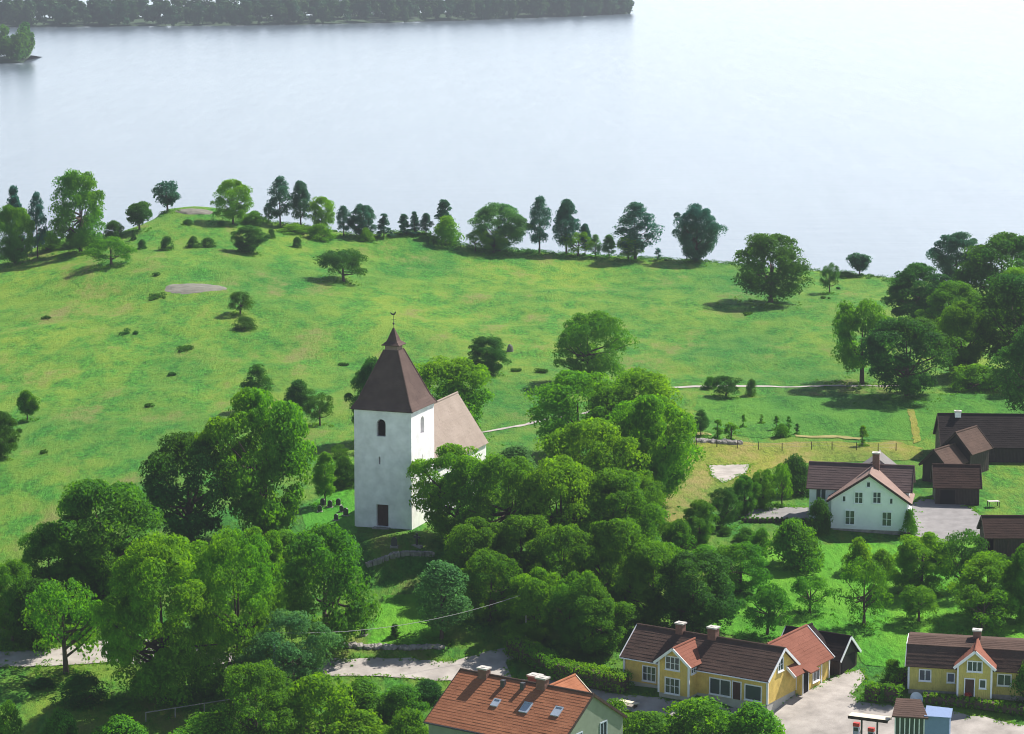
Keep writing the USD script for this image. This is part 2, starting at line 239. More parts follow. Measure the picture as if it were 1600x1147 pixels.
draped('dry_field', 'yellowish dry grass field between the church trees and the white house', [(1030, 800), (1060, 740), (1078, 690), (1180, 692), (1290, 690), (1400, 690), (1440, 700), (1440, 718), (1260, 724), (1215, 728), (1160, 760), (1090, 800), (1040, 830)], M['dry'], .05, jitter=.5)
draped('lawn', 'bright green mown lawn of the lower churchyard', [(575, 1008), (600, 930), (690, 925), (690, 1008)], M['lawn'], .05)
draped('lawn', 'bright green mown lawn at the foot of the church tower', [(470, 800), (520, 765), (553, 765), (560, 850), (575, 880), (672, 868), (700, 845), (690, 835), (640, 850), (560, 835), (480, 830)], M['lawn'], .05)
draped('lawn', 'bright green orchard lawn between the yellow houses and the white house', [(1090, 960), (1130, 900), (1200, 860), (1300, 850), (1420, 850), (1540, 850), (1680, 900), (1700, 1040), (1420, 1045), (1350, 1040), (1330, 1000), (1150, 1000)], M['lawn'], .05, jitter=.5)
draped('field', 'darker green hay field below the track', [(1080, 672), (1090, 618), (1330, 616), (1600, 620), (1700, 650), (1480, 650), (1440, 690), (1300, 684), (1180, 684)], grassmat('hay_field', (.028, .14, .018), (.060, .23, .022), (.09, .25, .026), (.16, .20, .04), .66), .05, jitter=.4)
draped('road', 'pale gravel road crossing behind the foreground trees at left', [(-60, 1020), (60, 1018), (120, 1008), (180, 996), (240, 1000), (330, 1018), (420, 1026), (520, 1030), (640, 1030), (700, 1036), (760, 1020), (830, 1000), (840, 1012), (790, 1036), (800, 1060), (770, 1066), (680, 1064), (600, 1058), (510, 1056), (400, 1050), (300, 1045), (180, 1035), (60, 1042), (-60, 1044)], M['gravel'], .08)
draped('road', 'gravel street in front of the left yellow house leading to lower right', [(770, 1062), (860, 1062), (960, 1085), (1080, 1100), (1190, 1112), (1260, 1080), (1310, 1055), (1345, 1047), (1352, 1062), (1330, 1085), (1345, 1098), (1430, 1108), (1520, 1118), (1640, 1142), (1640, 1165), (1300, 1170), (1180, 1170), (1060, 1125), (950, 1110), (850, 1100)], M['gravel'], .09)
draped('yard', 'grey gravel yard to the right of the white house', [(1425, 790), (1440, 780), (1500, 785), (1537, 808), (1540, 835), (1470, 850), (1430, 840)], M['asphalt'], .07)
draped('yard', 'light gravel parking area beyond the hedge trees', [(1108, 728), (1172, 726), (1165, 740), (1130, 756), (1112, 744)], M['gravel'], .10)
draped('driveway', 'grey gravel driveway left of the white house', [(1150, 806), (1165, 796), (1225, 793), (1300, 795), (1300, 812), (1160, 812)], M['asphalt'], .08)
strip('track', 'narrow pale dirt track across the meadow', [(1052, 606), (1120, 604), (1200, 604), (1290, 603), (1360, 603), (1440, 600)], 1.1, M['gravel'], .07)
strip('path', 'pale footpath behind the church nave', [(755, 676), (800, 668), (860, 655), (930, 640)], .8, M['gravel'], .07)
draped('bare_patch', 'strip of bare brown soil beside the young trees', [(1243, 680), (1290, 681), (1345, 685), (1345, 688), (1290, 685), (1243, 683)], M['soil'], .11)
draped('bare_patch', 'small bare sandy patch at the edge of the church trees', [(1075, 676), (1110, 678), (1112, 681), (1078, 681)], M['soil'], .11)
draped('bare_patch', 'worn brown track running down the hay field beside the barn', [(1418, 640), (1428, 640), (1440, 690), (1428, 694)], M['dry'], .11)
def rock(name, label, cx, cy, wpx, hpx, rise):
    r = np.random.default_rng(int(cx)); p = at(cx, cy); s = ppm(p); W = wpx / s / 2; D = min(abs(at(cx, cy + hpx / 2)[1] - at(cx, cy - hpx / 2)[1]) / 2, W * 1.1)
    m = trimesh.creation.icosphere(4); v = m.vertices * [W, D, 1]
    top = v[:, 2].copy(); f = meshkit.fbm(np.c_[v[:, :2] / 1.6, top], 4, 2); v[:, :2] *= (1 + .35 * (meshkit.fbm(m.vertices * 1.7, 3, 9) - .5))[:, None]
    g = ground(p[0] + v[:, 0], p[1] + v[:, 1]); v[:, 2] = g - p[2] + rise * (top * .8 - .25) + (f - .5) * rise * .9
    o = thing(name, label, 'rock', p); obj('rock_face', trimesh.Trimesh(v, m.faces), M['rock'], o, smooth=True)
rock('rock_outcrop', 'flat grey rock outcrop in the upper left meadow', 306, 450, 104, 15, .35)
rock('rock_outcrop', 'pale bare rock slab on top of the lakeside knoll', 305, 331, 66, 9, .6)
rock('boulder', 'single pale boulder beside the round dark shrub in mid meadow', 797, 549, 11, 6, 1.6)

# ------------------------------------------------------------------ far shore
def leafcloud(rng, cen, R, n, size, up=.25, squash=(1, 1, 1)):
    """n leaf quads over the clumps (centres cen, radii R); returns vertices and triangles."""
    k = rng.integers(0, len(cen), n); d = rng.normal(size=(n, 3)) ; d[:, 2] += up; d /= np.linalg.norm(d, axis=1, keepdims=True)
    p = cen[k] + d * (R[k] * rng.uniform(.4, 1.06, n) ** .5)[:, None] * squash
    nn = d + rng.normal(size=(n, 3)) * .42; nn /= np.linalg.norm(nn, axis=1, keepdims=True)
    a = np.cross(nn, rng.normal(size=(n, 3))); a /= np.linalg.norm(a, axis=1, keepdims=True); b = np.cross(nn, a)
    s = size * rng.uniform(.6, 1.35, (n, 1)); a, b = a * s, b * s * .7
    v = np.stack([p - a, p - b * .8 + a * .15, p + a, p + b * .8 + a * .15], 1)
    v[:, [0, 2]] -= (nn * s * .18)[:, None]
    v = v.reshape(-1, 3); q = np.arange(4 * n).reshape(n, 4)
    return v, np.vstack([q[:, [0, 1, 2]], q[:, [0, 2, 3]]])
def land(name, label, line, wid, rise):
    pts_ = np.array(line, float); v = []; f = []
    for i, (x, y) in enumerate(pts_):
        for k, (o, z) in enumerate(((2, -1.2), (9, .3), (wid * .4, rise), (wid, -1.2))): v.append((x, y + o, LAKE + z))
    n = 4
    for i in range(len(pts_) - 1):
        for k in range(3): a = i * n + k; f += [(a, a + n, a + n + 1), (a, a + n + 1, a + 1)]
    return tag(obj(name, trimesh.Trimesh(v, f, process=False), M['shore_dark'], smooth=True), label, kind='structure')
def wood(name, label, line, wid, rise, n, h, seed, m, leaves=260, lsize=1.3):
    r = np.random.default_rng(seed); L = np.array(line, float); V, Fc, nb = [], [], 0
    for i in range(n):
        t = r.uniform(0, len(L) - 1); k = min(int(t), len(L) - 2); b = L[k] + (L[k + 1] - L[k]) * (t - k)
        dpt = 1 + (wid - 6) * r.uniform() ** 1.5; H = h * r.uniform(.65, 1.15); x, y = b[0], b[1] + dpt; z = LAKE + rise * min(1, dpt / (wid * .4)) * .9
        c = 9; u = r.uniform(0, 1, c); an = r.uniform(0, 6.3, c); rad = H * .24 * np.sin(np.pi * (.18 + .8 * u)) * r.uniform(.3, 1, c)
        cen = np.c_[x + rad * np.cos(an), y + rad * np.sin(an), z + H * (.15 + .75 * u)]
        v, f = leafcloud(r, cen, np.full(c, H * .17), leaves, lsize); V.append(v); Fc.append(f + nb); nb += len(v)
    return tag(obj(name, (np.vstack(V), np.vstack(Fc)), m), label, kind='stuff')
far_line = [(-760, 2040), (-560, 2090), (-403, 2134), (-320, 2150), (-222, 2165), (-140, 2200), (-54, 2262), (40, 2350), (80, 2400), (106, 2438)]
M['shore_dark'] = plain('shore_dark', (.030, .055, .028), .95, .1, .3, .05)
land('headland', 'far low wooded headland across the lake', far_line, 170, 5)
M['far_leaf'] = leafmat('far_leaf', (.022, .062, .026), (.060, .130, .046), .2)
wood('far_wood', 'dark bluish wood covering the far headland', far_line, 120, 5, 620, 19, 21, M['far_leaf'], 300, 1.5)
near_line = [(-420, 1560), (-350, 1578), (-310, 1592), (-292, 1606)]
land('headland', 'small wooded point at the left edge of the lake', near_line, 90, 3)
wood('lakeside_wood', 'clump of dark green trees on the small left point', near_line, 60, 3, 60, 17, 22, LEAF['dark'], 420, 1.0)

# ------------------------------------------------------------------ trees
PROF = {
    'round': (.07, lambda h: np.sqrt(np.clip(1 - ((h - .55) / .47) ** 2, 0, 1)), 12, 11., 11., 105, .125, 29000, .18),
    'huge': (.04, lambda h: np.sqrt(np.clip(1 - ((h - .52) / .50) ** 2, 0, 1)) ** .8, 16, 16., 17., 190, .098, 56000, .19),
    'oval': (.20, lambda h: np.clip(np.sin(np.pi * np.clip((h - .06) / .96, 0, 1)) ** .75, 0, 1) * (1.08 - .35 * h), 8, 6., 11., 80, .165, 11000, .17),
    'conifer': (.06, lambda h: np.clip(1.08 - h, 0, 1) ** .85, 5, 4.5, 9., 60, .15, 6000, .2),
    'lollipop': (.28, lambda h: np.sqrt(np.clip(1 - ((h - .66) / .37) ** 2, 0, 1)), 8, 5., 6., 50, .2, 6000, .2),
    'orchard': (.22, lambda h: np.sqrt(np.clip(1 - ((h - .58) / .44) ** 2, 0, 1)), 9, 6., 5.2, 50, .14, 8000, .12),
    'umbrella': (.30, lambda h: np.sqrt(np.clip(1 - ((h - .50) / .55) ** 2, 0, 1)), 7, 9., 6., 60, .14, 10000, .17),
    'bush': (.0, lambda h: np.sqrt(np.clip(1 - ((h - .26) / .72) ** 2, 0, 1)) * (1 - .25 * h), 6, 4.5, 3., 50, .17, 8000, .11),
    'sapling': (.12, lambda h: np.clip(np.sin(np.pi * np.clip((h - .05) / .97, 0, 1)), 0, 1), 3, 1.2, 3., 16, .24, 700, .12),
}
forms = {}
def tree_form(kind, m, var):
    key = (kind, m, var)
    if key in forms: return forms[key]
    cb, prof, nl, W, H, nc, rc, nleaf, ls = PROF[kind]
    r = np.random.default_rng(abs(sum(ord(c) * (i + 1) for i, c in enumerate(kind + m))) * 7 + var)
    c = UsdGeom.Xform.Define(stage, f'/World/{kind}_{m}_form_{var:03d}').GetPrim(); c.SetSpecifier(Sdf.SpecifierClass)
    h = cb + (1 - cb) * r.uniform(0, 1, nc) ** .9; an = r.uniform(0, 2 * np.pi, nc)
    lob = 1 + .30 * np.sin(an * 2 + r.uniform(0, 6)) * np.sin(h * 5 + r.uniform(0, 6)) + .22 * np.sin(an * 3 + h * 7 + r.uniform(0, 6))
    rad = prof(h) * np.clip(lob, .55, 1.35) * np.sqrt(r.uniform(.38, 1, nc)) * (.5 - rc * .55)
    if var == 1: nleaf = int(nleaf * .62)                # some crowns are looser and show their limbs
    cen = np.c_[rad * np.cos(an) * W, rad * np.sin(an) * W, h * H * (1 - rc * .75 * H / H)]
    if kind in ('umbrella',): cen[:, 0] -= (cen[:, 2] / H) * W * .06
    R = rc * W * r.uniform(.65, 1.3, nc)
    v, f = leafcloud(r, cen, R, nleaf, ls, .65, (1, 1, .72)); v[:, 2] = np.maximum(v[:, 2], .03 * H)
    lean = np.array([r.uniform(-.04, .04) * W, r.uniform(-.04, .04) * W, 0])
    tr = [tube([(0, 0, -.6), lean * .3 + [0, 0, .12 * H], lean * .7 + [0, 0, .35 * H], lean + [0, 0, .7 * H]], [.030 * W + .08, .022 * W + .05, .016 * W + .04, .02])] if kind != 'bush' else []
    far = cen[np.argsort(-rad)][: nl * 2: 2]
    for q in far:
        b0 = lean * .5 + [0, 0, (.14 + .3 * r.uniform()) * H * (0.3 if kind == 'bush' else 1)]; mid = (b0 + q) / 2 + [0, 0, -.03 * H]
        tr.append(tube([b0, mid, q], [.012 * W + .02, .008 * W + .015, .012], 5))
    usdkit.mesh(stage, f'{c.GetPath()}/crown', (v, f), LEAF[m]); usdkit.mesh(stage, f'{c.GetPath()}/trunk', cat_(tr), M['bark'], True)
    forms[key] = (c, W, H); return forms[key]
rngt = np.random.default_rng(5)
NAMES = {'conifer': 'spruce_tree', 'bush': 'shrub', 'sapling': 'young_tree', 'orchard': 'fruit_tree', 'umbrella': 'hawthorn_tree', 'oval': 'birch_tree', 'lollipop': 'round_tree', 'round': 'broadleaf_tree', 'huge': 'large_broadleaf_tree'}
tcount = 0; feet = []
def tree(kind, m, cx, by, w, top, label, group=None, ahead=0.0, deeper=None):
    """A tree standing where the photograph shows (cx, by); w: crown width in photo pixels; top: row of its tip."""
    global tcount
    tcount += 1
    p = at(cx, by) if deeper is None else deeper
    s = ppm(p); H = height_for(p, top); W = w / s
    c, W0, H0 = tree_form(kind, m, tcount % (3 if kind == 'round' and m in ('bright', 'mid', 'dark') else 2))
    nm = NAMES[kind]
    x = UsdGeom.Xform.Define(stage, path(nm)); pr = x.GetPrim(); feet.append((p, W)); pr.GetReferences().AddInternalReference(c.GetPath()); pr.SetInstanceable(True)
    x.AddTranslateOp().Set(Gf.Vec3d(*map(float, p))); x.AddRotateZOp().Set(float(rngt.uniform(0, 360)) if kind != 'umbrella' else float(rngt.uniform(-25, 25)))
    k = W / W0 * 1.04; x.AddScaleOp().Set(Gf.Vec3f(float(k * rngt.uniform(.95, 1.05)), float(k * rngt.uniform(.95, 1.05)), float(H / H0)))
    tag(pr, label, 'shrub' if kind == 'bush' else 'tree', group)
# the shore ridge, from left to right
tree('conifer', 'blue', 25, 398, 40, 283, 'tall bluish spruce rising behind the broad tree at the left edge')
tree('round', 'mid', 24, 412, 64, 318, 'broad green tree at the far left edge of the upper meadow')
tree('oval', 'blue', 58, 366, 34, 293, 'slender hazy tree just left of the largest shore tree')
tree('round', 'mid', 125, 364, 90, 262, 'largest green tree on the left part of the shore ridge')
tree('lollipop', 'blue', 262, 330, 40, 281, 'round headed tree on a bare stem on top of the lakeside knoll')
tree('lollipop', 'dark', 218, 360, 45, 313, 'small round dark tree just left of the lakeside knoll')
tree('round', 'bright', 364, 350, 62, 279, 'light green tree at the right foot of the lakeside knoll')
tree('bush', 'dark', 178, 370, 36, 346, 'dark shrub between the largest shore tree and the knoll')
tree('umbrella', 'mid', 174, 414, 72, 371, 'wide low hawthorn with dark stem in the upper left meadow')
tree('bush', 'mid', 76, 392, 48, 361, 'green shrub below the largest shore tree on the left')
tree('bush', 'mid', 120, 384, 46, 364, 'low spreading shrub at the foot of the largest shore tree')
tree('bush', 'bright', 150, 392, 40, 370, 'light green shrub just behind the wide low hawthorn')
tree('conifer', 'dark', 209, 375, 10, 357, 'tiny upright juniper below the small round dark tree')
tree('bush', 'dark', 222, 389, 15, 375, 'tiny dark shrub right of the wide low hawthorn')
tree('bush', 'dark', 261, 391, 23, 369, 'small round shrub alone below the knoll')
tree('bush', 'dark', 302, 387, 20, 370, 'left one of two small shrubs side by side below the knoll')
tree('bush', 'dark', 325, 386, 25, 371, 'right one of two small shrubs side by side below the knoll')
tree('bush', 'dark', 294, 351, 18, 343, 'tiny shrub at the base of the bare rock slab')
tree('bush', 'dark', 346, 353, 14, 345, 'tiny shrub just left of the light green knoll tree')
tree('bush', 'mid', 396, 352, 38, 330, 'shrub at the right of the light green knoll tree')
tree('round', 'dark', 388, 394, 54, 353, 'round dark thorn tree on the slope right of the knoll')
tree('orchard', 'dark', 375, 491, 42, 455, 'small round tree with its shadow alone in the left meadow')
tree('bush', 'dark', 383, 514, 40, 495, 'low dark shrub just below the lone small meadow tree')
tree('umbrella', 'dark', 537, 440, 78, 392, 'wide dark thorn tree over its own shadow in the upper meadow')
tree('oval', 'blue', 438, 347, 40, 270, 'tallest hazy shore tree right of the knoll, left of a pair')
tree('oval', 'blue', 470, 347, 35, 276, 'hazy shore tree right of the knoll, right of a pair')
tree('oval', 'blue', 420, 348, 20, 315, 'small hazy tree hugging the left side of the tall shore pair')
tree('round', 'bright', 503, 360, 44, 306, 'leafy green tree right of the tall hazy shore pair')
tree('bush', 'bright', 500, 374, 46, 350, 'light green scrub at the foot of the leafy tree beside the shore pair')
tree('bush', 'bright', 460, 364, 50, 350, 'low green scrub below the tall hazy shore pair')
tree('bush', 'dark', 424, 372, 14, 357, 'tiny shrub below the small hazy tree of the shore pair')
tree('bush', 'dark', 464, 386, 16, 371, 'tiny dark shrub in the meadow below the tall shore pair')
tree('oval', 'blue', 537, 369, 28, 318, 'slim hazy tree first in the low shoreline row')
tree('round', 'blue', 567, 371, 40, 318, 'fullest hazy tree in the low shoreline row')
tree('conifer', 'blue', 600, 371, 28, 331, 'pointed hazy tree alone right of the fullest shoreline row tree')
tree('conifer', 'blue', 631, 366, 24, 332, 'left one of three little pointed hazy shoreline trees')
tree('conifer', 'blue', 648, 366, 22, 328, 'middle one of three little pointed hazy shoreline trees')
tree('oval', 'blue', 666, 366, 22, 330, 'right one of three little hazy shoreline trees')
tree('bush', 'bright', 572, 376, 26, 356, 'little green shrub in front of the low shoreline row')
tree('conifer', 'blue', 694, 378, 38, 307, 'tall pointed spruce behind green scrub at mid shore')
tree('bush', 'bright', 698, 384, 50, 338, 'bright green scrub in front of the tall pointed spruce')
tree('round', 'pale', 780, 392, 80, 317, 'broad pale greyish tree at mid shore')
tree('orchard', 'bright', 743, 392, 28, 358, 'small bright tree in front of the pale shore tree, left one')
tree('orchard', 'bright', 771, 395, 44, 360, 'small bright tree in front of the pale shore tree, right one')
tree('oval', 'blue', 843, 396, 42, 300, 'tall narrow bluish tree, left one of a pair at mid shore')
tree('oval', 'blue', 885, 398, 42, 303, 'tall bluish shore tree with bright shrub at its foot, right of a pair')
tree('orchard', 'bright', 903, 401, 48, 361, 'bright flat topped shrub tree at the foot of the tall shore pair')
tree('oval', 'blue', 914, 399, 22, 345, 'narrow hazy tree peeping behind the bright flat topped shrub tree')
tree('oval', 'pale', 930, 402, 22, 363, 'small pale tree, nearer the tall bluish pair at mid shore')
tree('oval', 'pale', 952, 403, 24, 364, 'small thin pale tree alone between two dark shore trees')
tree('oval', 'blue', 993, 406, 68, 310, 'dark tapering shore tree with bright shrub on its left')
tree('orchard', 'bright', 982, 406, 42, 368, 'bright shrub tree in front of the dark tapering shore tree')
tree('sapling', 'blue', 1028, 407, 12, 384, 'tiny sapling right of the dark tapering shore tree')
tree('round', 'blue', 1087, 409, 70, 318, 'open dark tree on two stems standing alone on the shore ridge')
tree('round', 'dark', 1204, 472, 120, 362, 'large dark oak with shadow standing in the right meadow')
tree('conifer', 'dark', 1190, 440, 20, 362, 'small spire of a tree behind the top of the large meadow oak')
tree('orchard', 'dark', 1296, 459, 30, 407, 'ragged little tree right of the large meadow oak')
tree('lollipop', 'blue', 1343, 430, 33, 393, 'little round lakeside tree at the right end of the ridge')
tree('bush', 'dark', 1322, 433, 26, 424, 'low dark scrub on the crest by the little round lakeside tree')
# wood at the right edge
tree('round', 'blue', 1495, 446, 78, 361, 'hazy tree at the lake side of the right hand wood')
tree('round', 'dark', 1565, 500, 150, 362, 'big tree forming the top of the right hand wood')
tree('round', 'dark', 1437, 505, 110, 411, 'dark tree at the meadow corner of the right hand wood')
tree('round', 'mid', 1490, 530, 100, 440, 'green tree in the middle of the right hand wood')
tree('round', 'dark', 1590, 580, 150, 424, 'tall very dark tree at the right edge inside the wood')
tree('round', 'bright', 1590, 520, 90, 415, 'sunlit green crown at the right edge of the wood')
tree('orchard', 'mid', 1347, 600, 110, 468, 'spreading tree on a thin stem at the left of the right hand wood')
tree('round', 'dark', 1418, 618, 148, 494, 'round dark tree at the front of the right hand wood by the track')
tree('round', 'mid', 1500, 585, 85, 470, 'green tree behind the round dark tree by the track')
tree('bush', 'bright', 1525, 606, 90, 570, 'sunny scrub in the hollow of the right hand wood')
tree('round', 'dark', 1620, 660, 130, 505, 'dark tree at the right edge nearest the barn')
tree('round', 'dark', 1670, 600, 150, 430, 'dark tree cut off by the right edge of the wood')
# around the church
tree('round', 'dark', 762, 585, 68, 526, 'round dark shrub like tree alone in mid meadow')
tree('round', 'mid', 922, 600, 114, 485, 'full crowned tree standing in the meadow behind the church trees')
tree('round', 'bright', 700, 690, 138, 556, 'tree behind the church nave roof')
tree('round', 'dark', 587, 690, 80, 560, 'dark tree hidden behind the left side of the church tower')
tree('round', 'bright', 900, 715, 140, 578, 'far tree of the church grove with wide sunlit top')
tree('round', 'bright', 1000, 720, 140, 575, 'far right tree of the church grove with sunlit top')
tree('round', 'bright', 1010, 795, 148, 612, 'right outermost tree of the church grove over yellow grass')
tree('round', 'bright', 922, 815, 160, 653, 'big round tree in the heart of the church grove')
tree('oval', 'pale', 806, 790, 90, 690, 'greyish tree beside the nave roof in the church grove')
tree('round', 'bright', 712, 840, 130, 694, 'tree against the right wall of the church tower')
tree('round', 'mid', 790, 870, 140, 705, 'tree second from the tower at the front of the grove')
tree('round', 'bright', 872, 875, 140, 712, 'tree third from the tower at the front of the grove')
tree('round', 'mid', 960, 880, 130, 735, 'dark shaded tree at the front right of the church grove')
tree('round', 'mid', 1000, 850, 90, 745, 'shaded tree under the right outermost tree of the grove')
# slope below the church
tree('round', 'mid', 745, 925, 110, 810, 'tree on the slope just right of the churchyard wall')
tree('oval', 'pale', 690, 1000, 95, 866, 'pale green tree right of the lower churchyard lawn')
tree('round', 'mid', 765, 970, 95, 858, 'tree right of the pale tree by the lower lawn')
tree('round', 'mid', 815, 920, 110, 800, 'middle tree on the slope below the church grove')
tree('round', 'bright', 838, 1002, 98, 888, 'bright rounded tree by the road junction and utility pole')
tree('round', 'mid', 880, 950, 110, 815, 'full tree on the slope behind the road junction')
tree('round', 'mid', 960, 960, 120, 805, 'tree on the slope above the left yellow house')
tree('round', 'mid', 1015, 975, 110, 848, 'tree left of the dark round tree above the yellow house')
tree('round', 'mid', 905, 1015, 90, 890, 'small tree on the slope right of the bright rounded tree')
tree('round', 'mid', 932, 1022, 105, 922, 'tree over the trimmed hedge beside the left yellow house')
tree('round', 'dark', 1090, 990, 132, 863, 'dark round tree directly behind the left yellow house')
tree('round', 'mid', 1158, 925, 90, 845, 'leafy tree right of the dark round tree behind the yellow house')
tree('bush', 'bright', 1045, 900, 80, 850, 'bright shrub above the dark round tree behind the yellow house')
# left of the church
tree('oval', 'dark', 402, 640, 46, 562, 'thin ragged tree sticking up behind the left churchyard tree')
tree('oval', 'dark', 468, 660, 50, 588, 'leaning ragged tree behind the left churchyard tree')
tree('orchard', 'dark', 500, 665, 44, 610, 'low ragged shrub tree left of the dark tree behind the tower')
tree('round', 'bright', 412, 835, 168, 604, 'large tall sunlit tree left of the church tower')
tree('round', 'dark', 298, 850, 150, 674, 'dark tree left of the large tall sunlit churchyard tree')
tree('oval', 'yellow', 508, 790, 44, 700, 'bright yellow green slim tree beside the tower lawn')
tree('orchard', 'dark', 530, 735, 30, 692, 'little dark tree against the left edge of the tower')
tree('bush', 'dark', 538, 762, 46, 715, 'dark shaded shrub against the left wall of the tower')
tree('round', 'mid', 165, 930, 185, 745, 'wide ragged tree at the left of the churchyard trees')
tree('round', 'mid', 80, 950, 110, 820, 'ragged tree in front of the meadow at far left')
tree('round', 'mid', 20, 1000, 90, 875, 'tree cut off by the left edge above the road')
tree('round', 'dark', 60, 1010, 90, 905, 'dark tree behind the light green roadside tree')
tree('orchard', 'bright', 104, 1052, 130, 903, 'light green round roadside tree at lower left')
tree('huge', 'bright', 255, 1095, 205, 833, 'largest tree of the picture at lower left, left half of its pair')
tree('huge', 'bright', 372, 1070, 165, 826, 'large tree with domed top, right half of the lower left pair')
tree('round', 'bright', 410, 960, 84, 820, 'bright tree behind the domed top of the large lower left pair')
tree('round', 'mid', 508, 1022, 158, 820, 'tree with dark stems between the large pair and the lower lawn')
tree('oval', 'bright', 445, 915, 72, 822, 'tree top just left of the lawn below the tower')
tree('round', 'pale', 455, 1090, 130, 955, 'soft green tree around the pale lamp pole')
tree('round', 'mid', 400, 1165, 130, 1030, 'leafy tree at the bottom edge under the pale lamp pole')
tree('bush', 'bright', 495, 1150, 130, 1055, 'light green thicket at the bottom right of the pale lamp pole')
tree('bush', 'mid', 560, 1120, 90, 1062, 'leafy thicket beside the gravel road at bottom centre')
tree('bush', 'bright', 330, 1170, 150, 1118, 'bright shrub at the bottom edge below the rail fence')
tree('bush', 'bright', 190, 1172, 110, 1120, 'bright shrub at the bottom edge left of the rail fence')
tree('bush', 'dark', 130, 1100, 80, 1052, 'dark shaded shrub right below the light green roadside tree')
tree('bush', 'dark', 65, 1072, 46, 1060, 'low dark shrub in the roadside grass at lower left')
tree('bush', 'mid', 15, 1160, 50, 1095, 'shrub in the bottom left corner')
tree('bush', 'mid', 95, 1165, 60, 1110, 'shrub at the bottom edge right of the corner shrub')
tree('bush', 'mid', 625, 1118, 90, 1072, 'dark leafed shrub left of the orange tiled roof')
tree('bush', 'bright', 560, 1168, 110, 1112, 'shrub at the bottom edge left of the orange tiled roof')
tree('bush', 'mid', 640, 1168, 80, 1108, 'shrub touching the lower left corner of the orange tiled roof')
tree('bush', 'dark', 668, 1096, 60, 1064, 'shadowy shrub behind the upper left of the orange tiled roof')
tree('bush', 'bright', 1095, 1165, 130, 1092, 'large bright bush in front of the left yellow house')
tree('bush', 'bright', 1175, 1172, 120, 1100, 'bright bush in front of the yellow house near the street')
tree('bush', 'mid', 1015, 1172, 110, 1112, 'bush left of the large bright bush before the yellow house')
tree('bush', 'bright', 925, 1175, 110, 1106, 'bush covering the lower right corner of the orange roof')
tree('bush', 'mid', 962, 1150, 70, 1092, 'bush standing against the right gable of the orange roofed house')
# gardens on the right
tree('bush', 'mid', 1241, 885, 92, 812, 'big round dark bush left below the white house')
tree('orchard', 'mid', 1265, 958, 70, 897, 'drooping fruit tree below the big round dark bush')
tree('orchard', 'mid', 1199, 992, 74, 913, 'fruit tree on a slim stem behind the left yellow house')
tree('orchard', 'mid', 1350, 976, 78, 868, 'tall fruit tree with dark stem in mid orchard')
tree('orchard', 'mid', 1436, 972, 70, 915, 'low drooping fruit tree right of mid orchard')
tree('orchard', 'mid', 1535, 985, 98, 908, 'fruit tree with its shadow behind the right yellow house')
tree('bush', 'bright', 1342, 893, 48, 841, 'small round bush under the white house front')
tree('bush', 'mid', 1378, 900, 52, 858, 'shrub right of the small round bush under the white house')
tree('round', 'bright', 1440, 925, 100, 832, 'leafy tree at the right corner below the white house')
tree('orchard', 'dark', 1502, 925, 84, 820, 'dark leafed tree below the gravel yard')
tree('round', 'bright', 1545, 965, 112, 864, 'bright leafy tree left below the small timber shed')
tree('round', 'mid', 1605, 970, 80, 850, 'tree cut by the right edge beside the timber shed')
tree('bush', 'mid', 1610, 1100, 60, 1030, 'shrub at the right edge beside the right yellow house')
tree('bush', 'mid', 1395, 1062, 36, 1030, 'shrub at the left corner of the right yellow house')
tree('bush', 'dark', 1280, 832, 42, 782, 'dark bush against the left corner of the white house')
tree('bush', 'mid', 1420, 838, 26, 795, 'slim green bush at the right corner of the white house')
# hedge line left of the white house
tree('bush', 'mid', 1058, 862, 56, 812, 'lowest bush of the hedge row beside the dry field')
tree('round', 'mid', 1092, 848, 56, 782, 'second bush tree up the hedge row beside the dry field')
tree('round', 'dark', 1130, 825, 50, 760, 'third bush tree up the hedge row beside the dry field')
tree('round', 'mid', 1163, 805, 44, 742, 'fourth tree up the hedge row beside the gravel parking')
tree('round', 'bright', 1192, 795, 44, 732, 'top tree of the hedge row beside the gravel parking')
tree('orchard', 'bright', 1222, 790, 36, 722, 'slim tree between the hedge row and the white house')
tree('bush', 'dark', 1242, 772, 62, 714, 'dark shrub at the back left of the white house')
tree('bush', 'mid', 1165, 846, 40, 825, 'garden shrub between the driveway and the big round bush')
tree('bush', 'mid', 1188, 866, 36, 826, 'upright garden shrub left of the big round bush')
tree('bush', 'dark', 1133, 836, 22, 822, 'tiny shrub in the garden below the driveway')
tree('bush', 'bright', 1100, 880, 60, 852, 'low bright shrub at the left edge of the orchard')
# young trees by the hay field
tree('oval', 'dark', 1095, 682, 27, 636, 'dark oval young tree at the left end of the young tree row')
tree('sapling', 'bright', 1121, 685, 18, 650, 'young tree next to the dark oval one')
tree('sapling', 'bright', 1142, 688, 24, 652, 'fullest light young tree in the row by the hay field')
tree('sapling', 'mid', 1161, 668, 9, 644, 'thin young tree above the fullest light young tree')
tree('sapling', 'mid', 1190, 662, 8, 645, 'thin young tree alone in the hay field')
tree('sapling', 'mid', 1213, 672, 9, 646, 'thin young tree, left one of three by the bare soil')
tree('sapling', 'mid', 1232, 677, 11, 646, 'thin young tree, middle one of three by the bare soil')
tree('sapling', 'dark', 1245, 679, 8, 659, 'shortest young tree, right one of three by the bare soil')
tree('bush', 'bright', 1222, 682, 26, 662, 'light shrub among three thin young trees')
tree('sapling', 'mid', 1347, 697, 16, 660, 'young tree right of the bare soil strip')
tree('bush', 'mid', 1110, 607, 24, 588, 'left shrub of three along the track')
tree('orchard', 'dark', 1134, 621, 46, 587, 'largest shrub of three along the track')
tree('bush', 'dark', 1174, 618, 18, 592, 'narrow shrub, right one of three along the track')
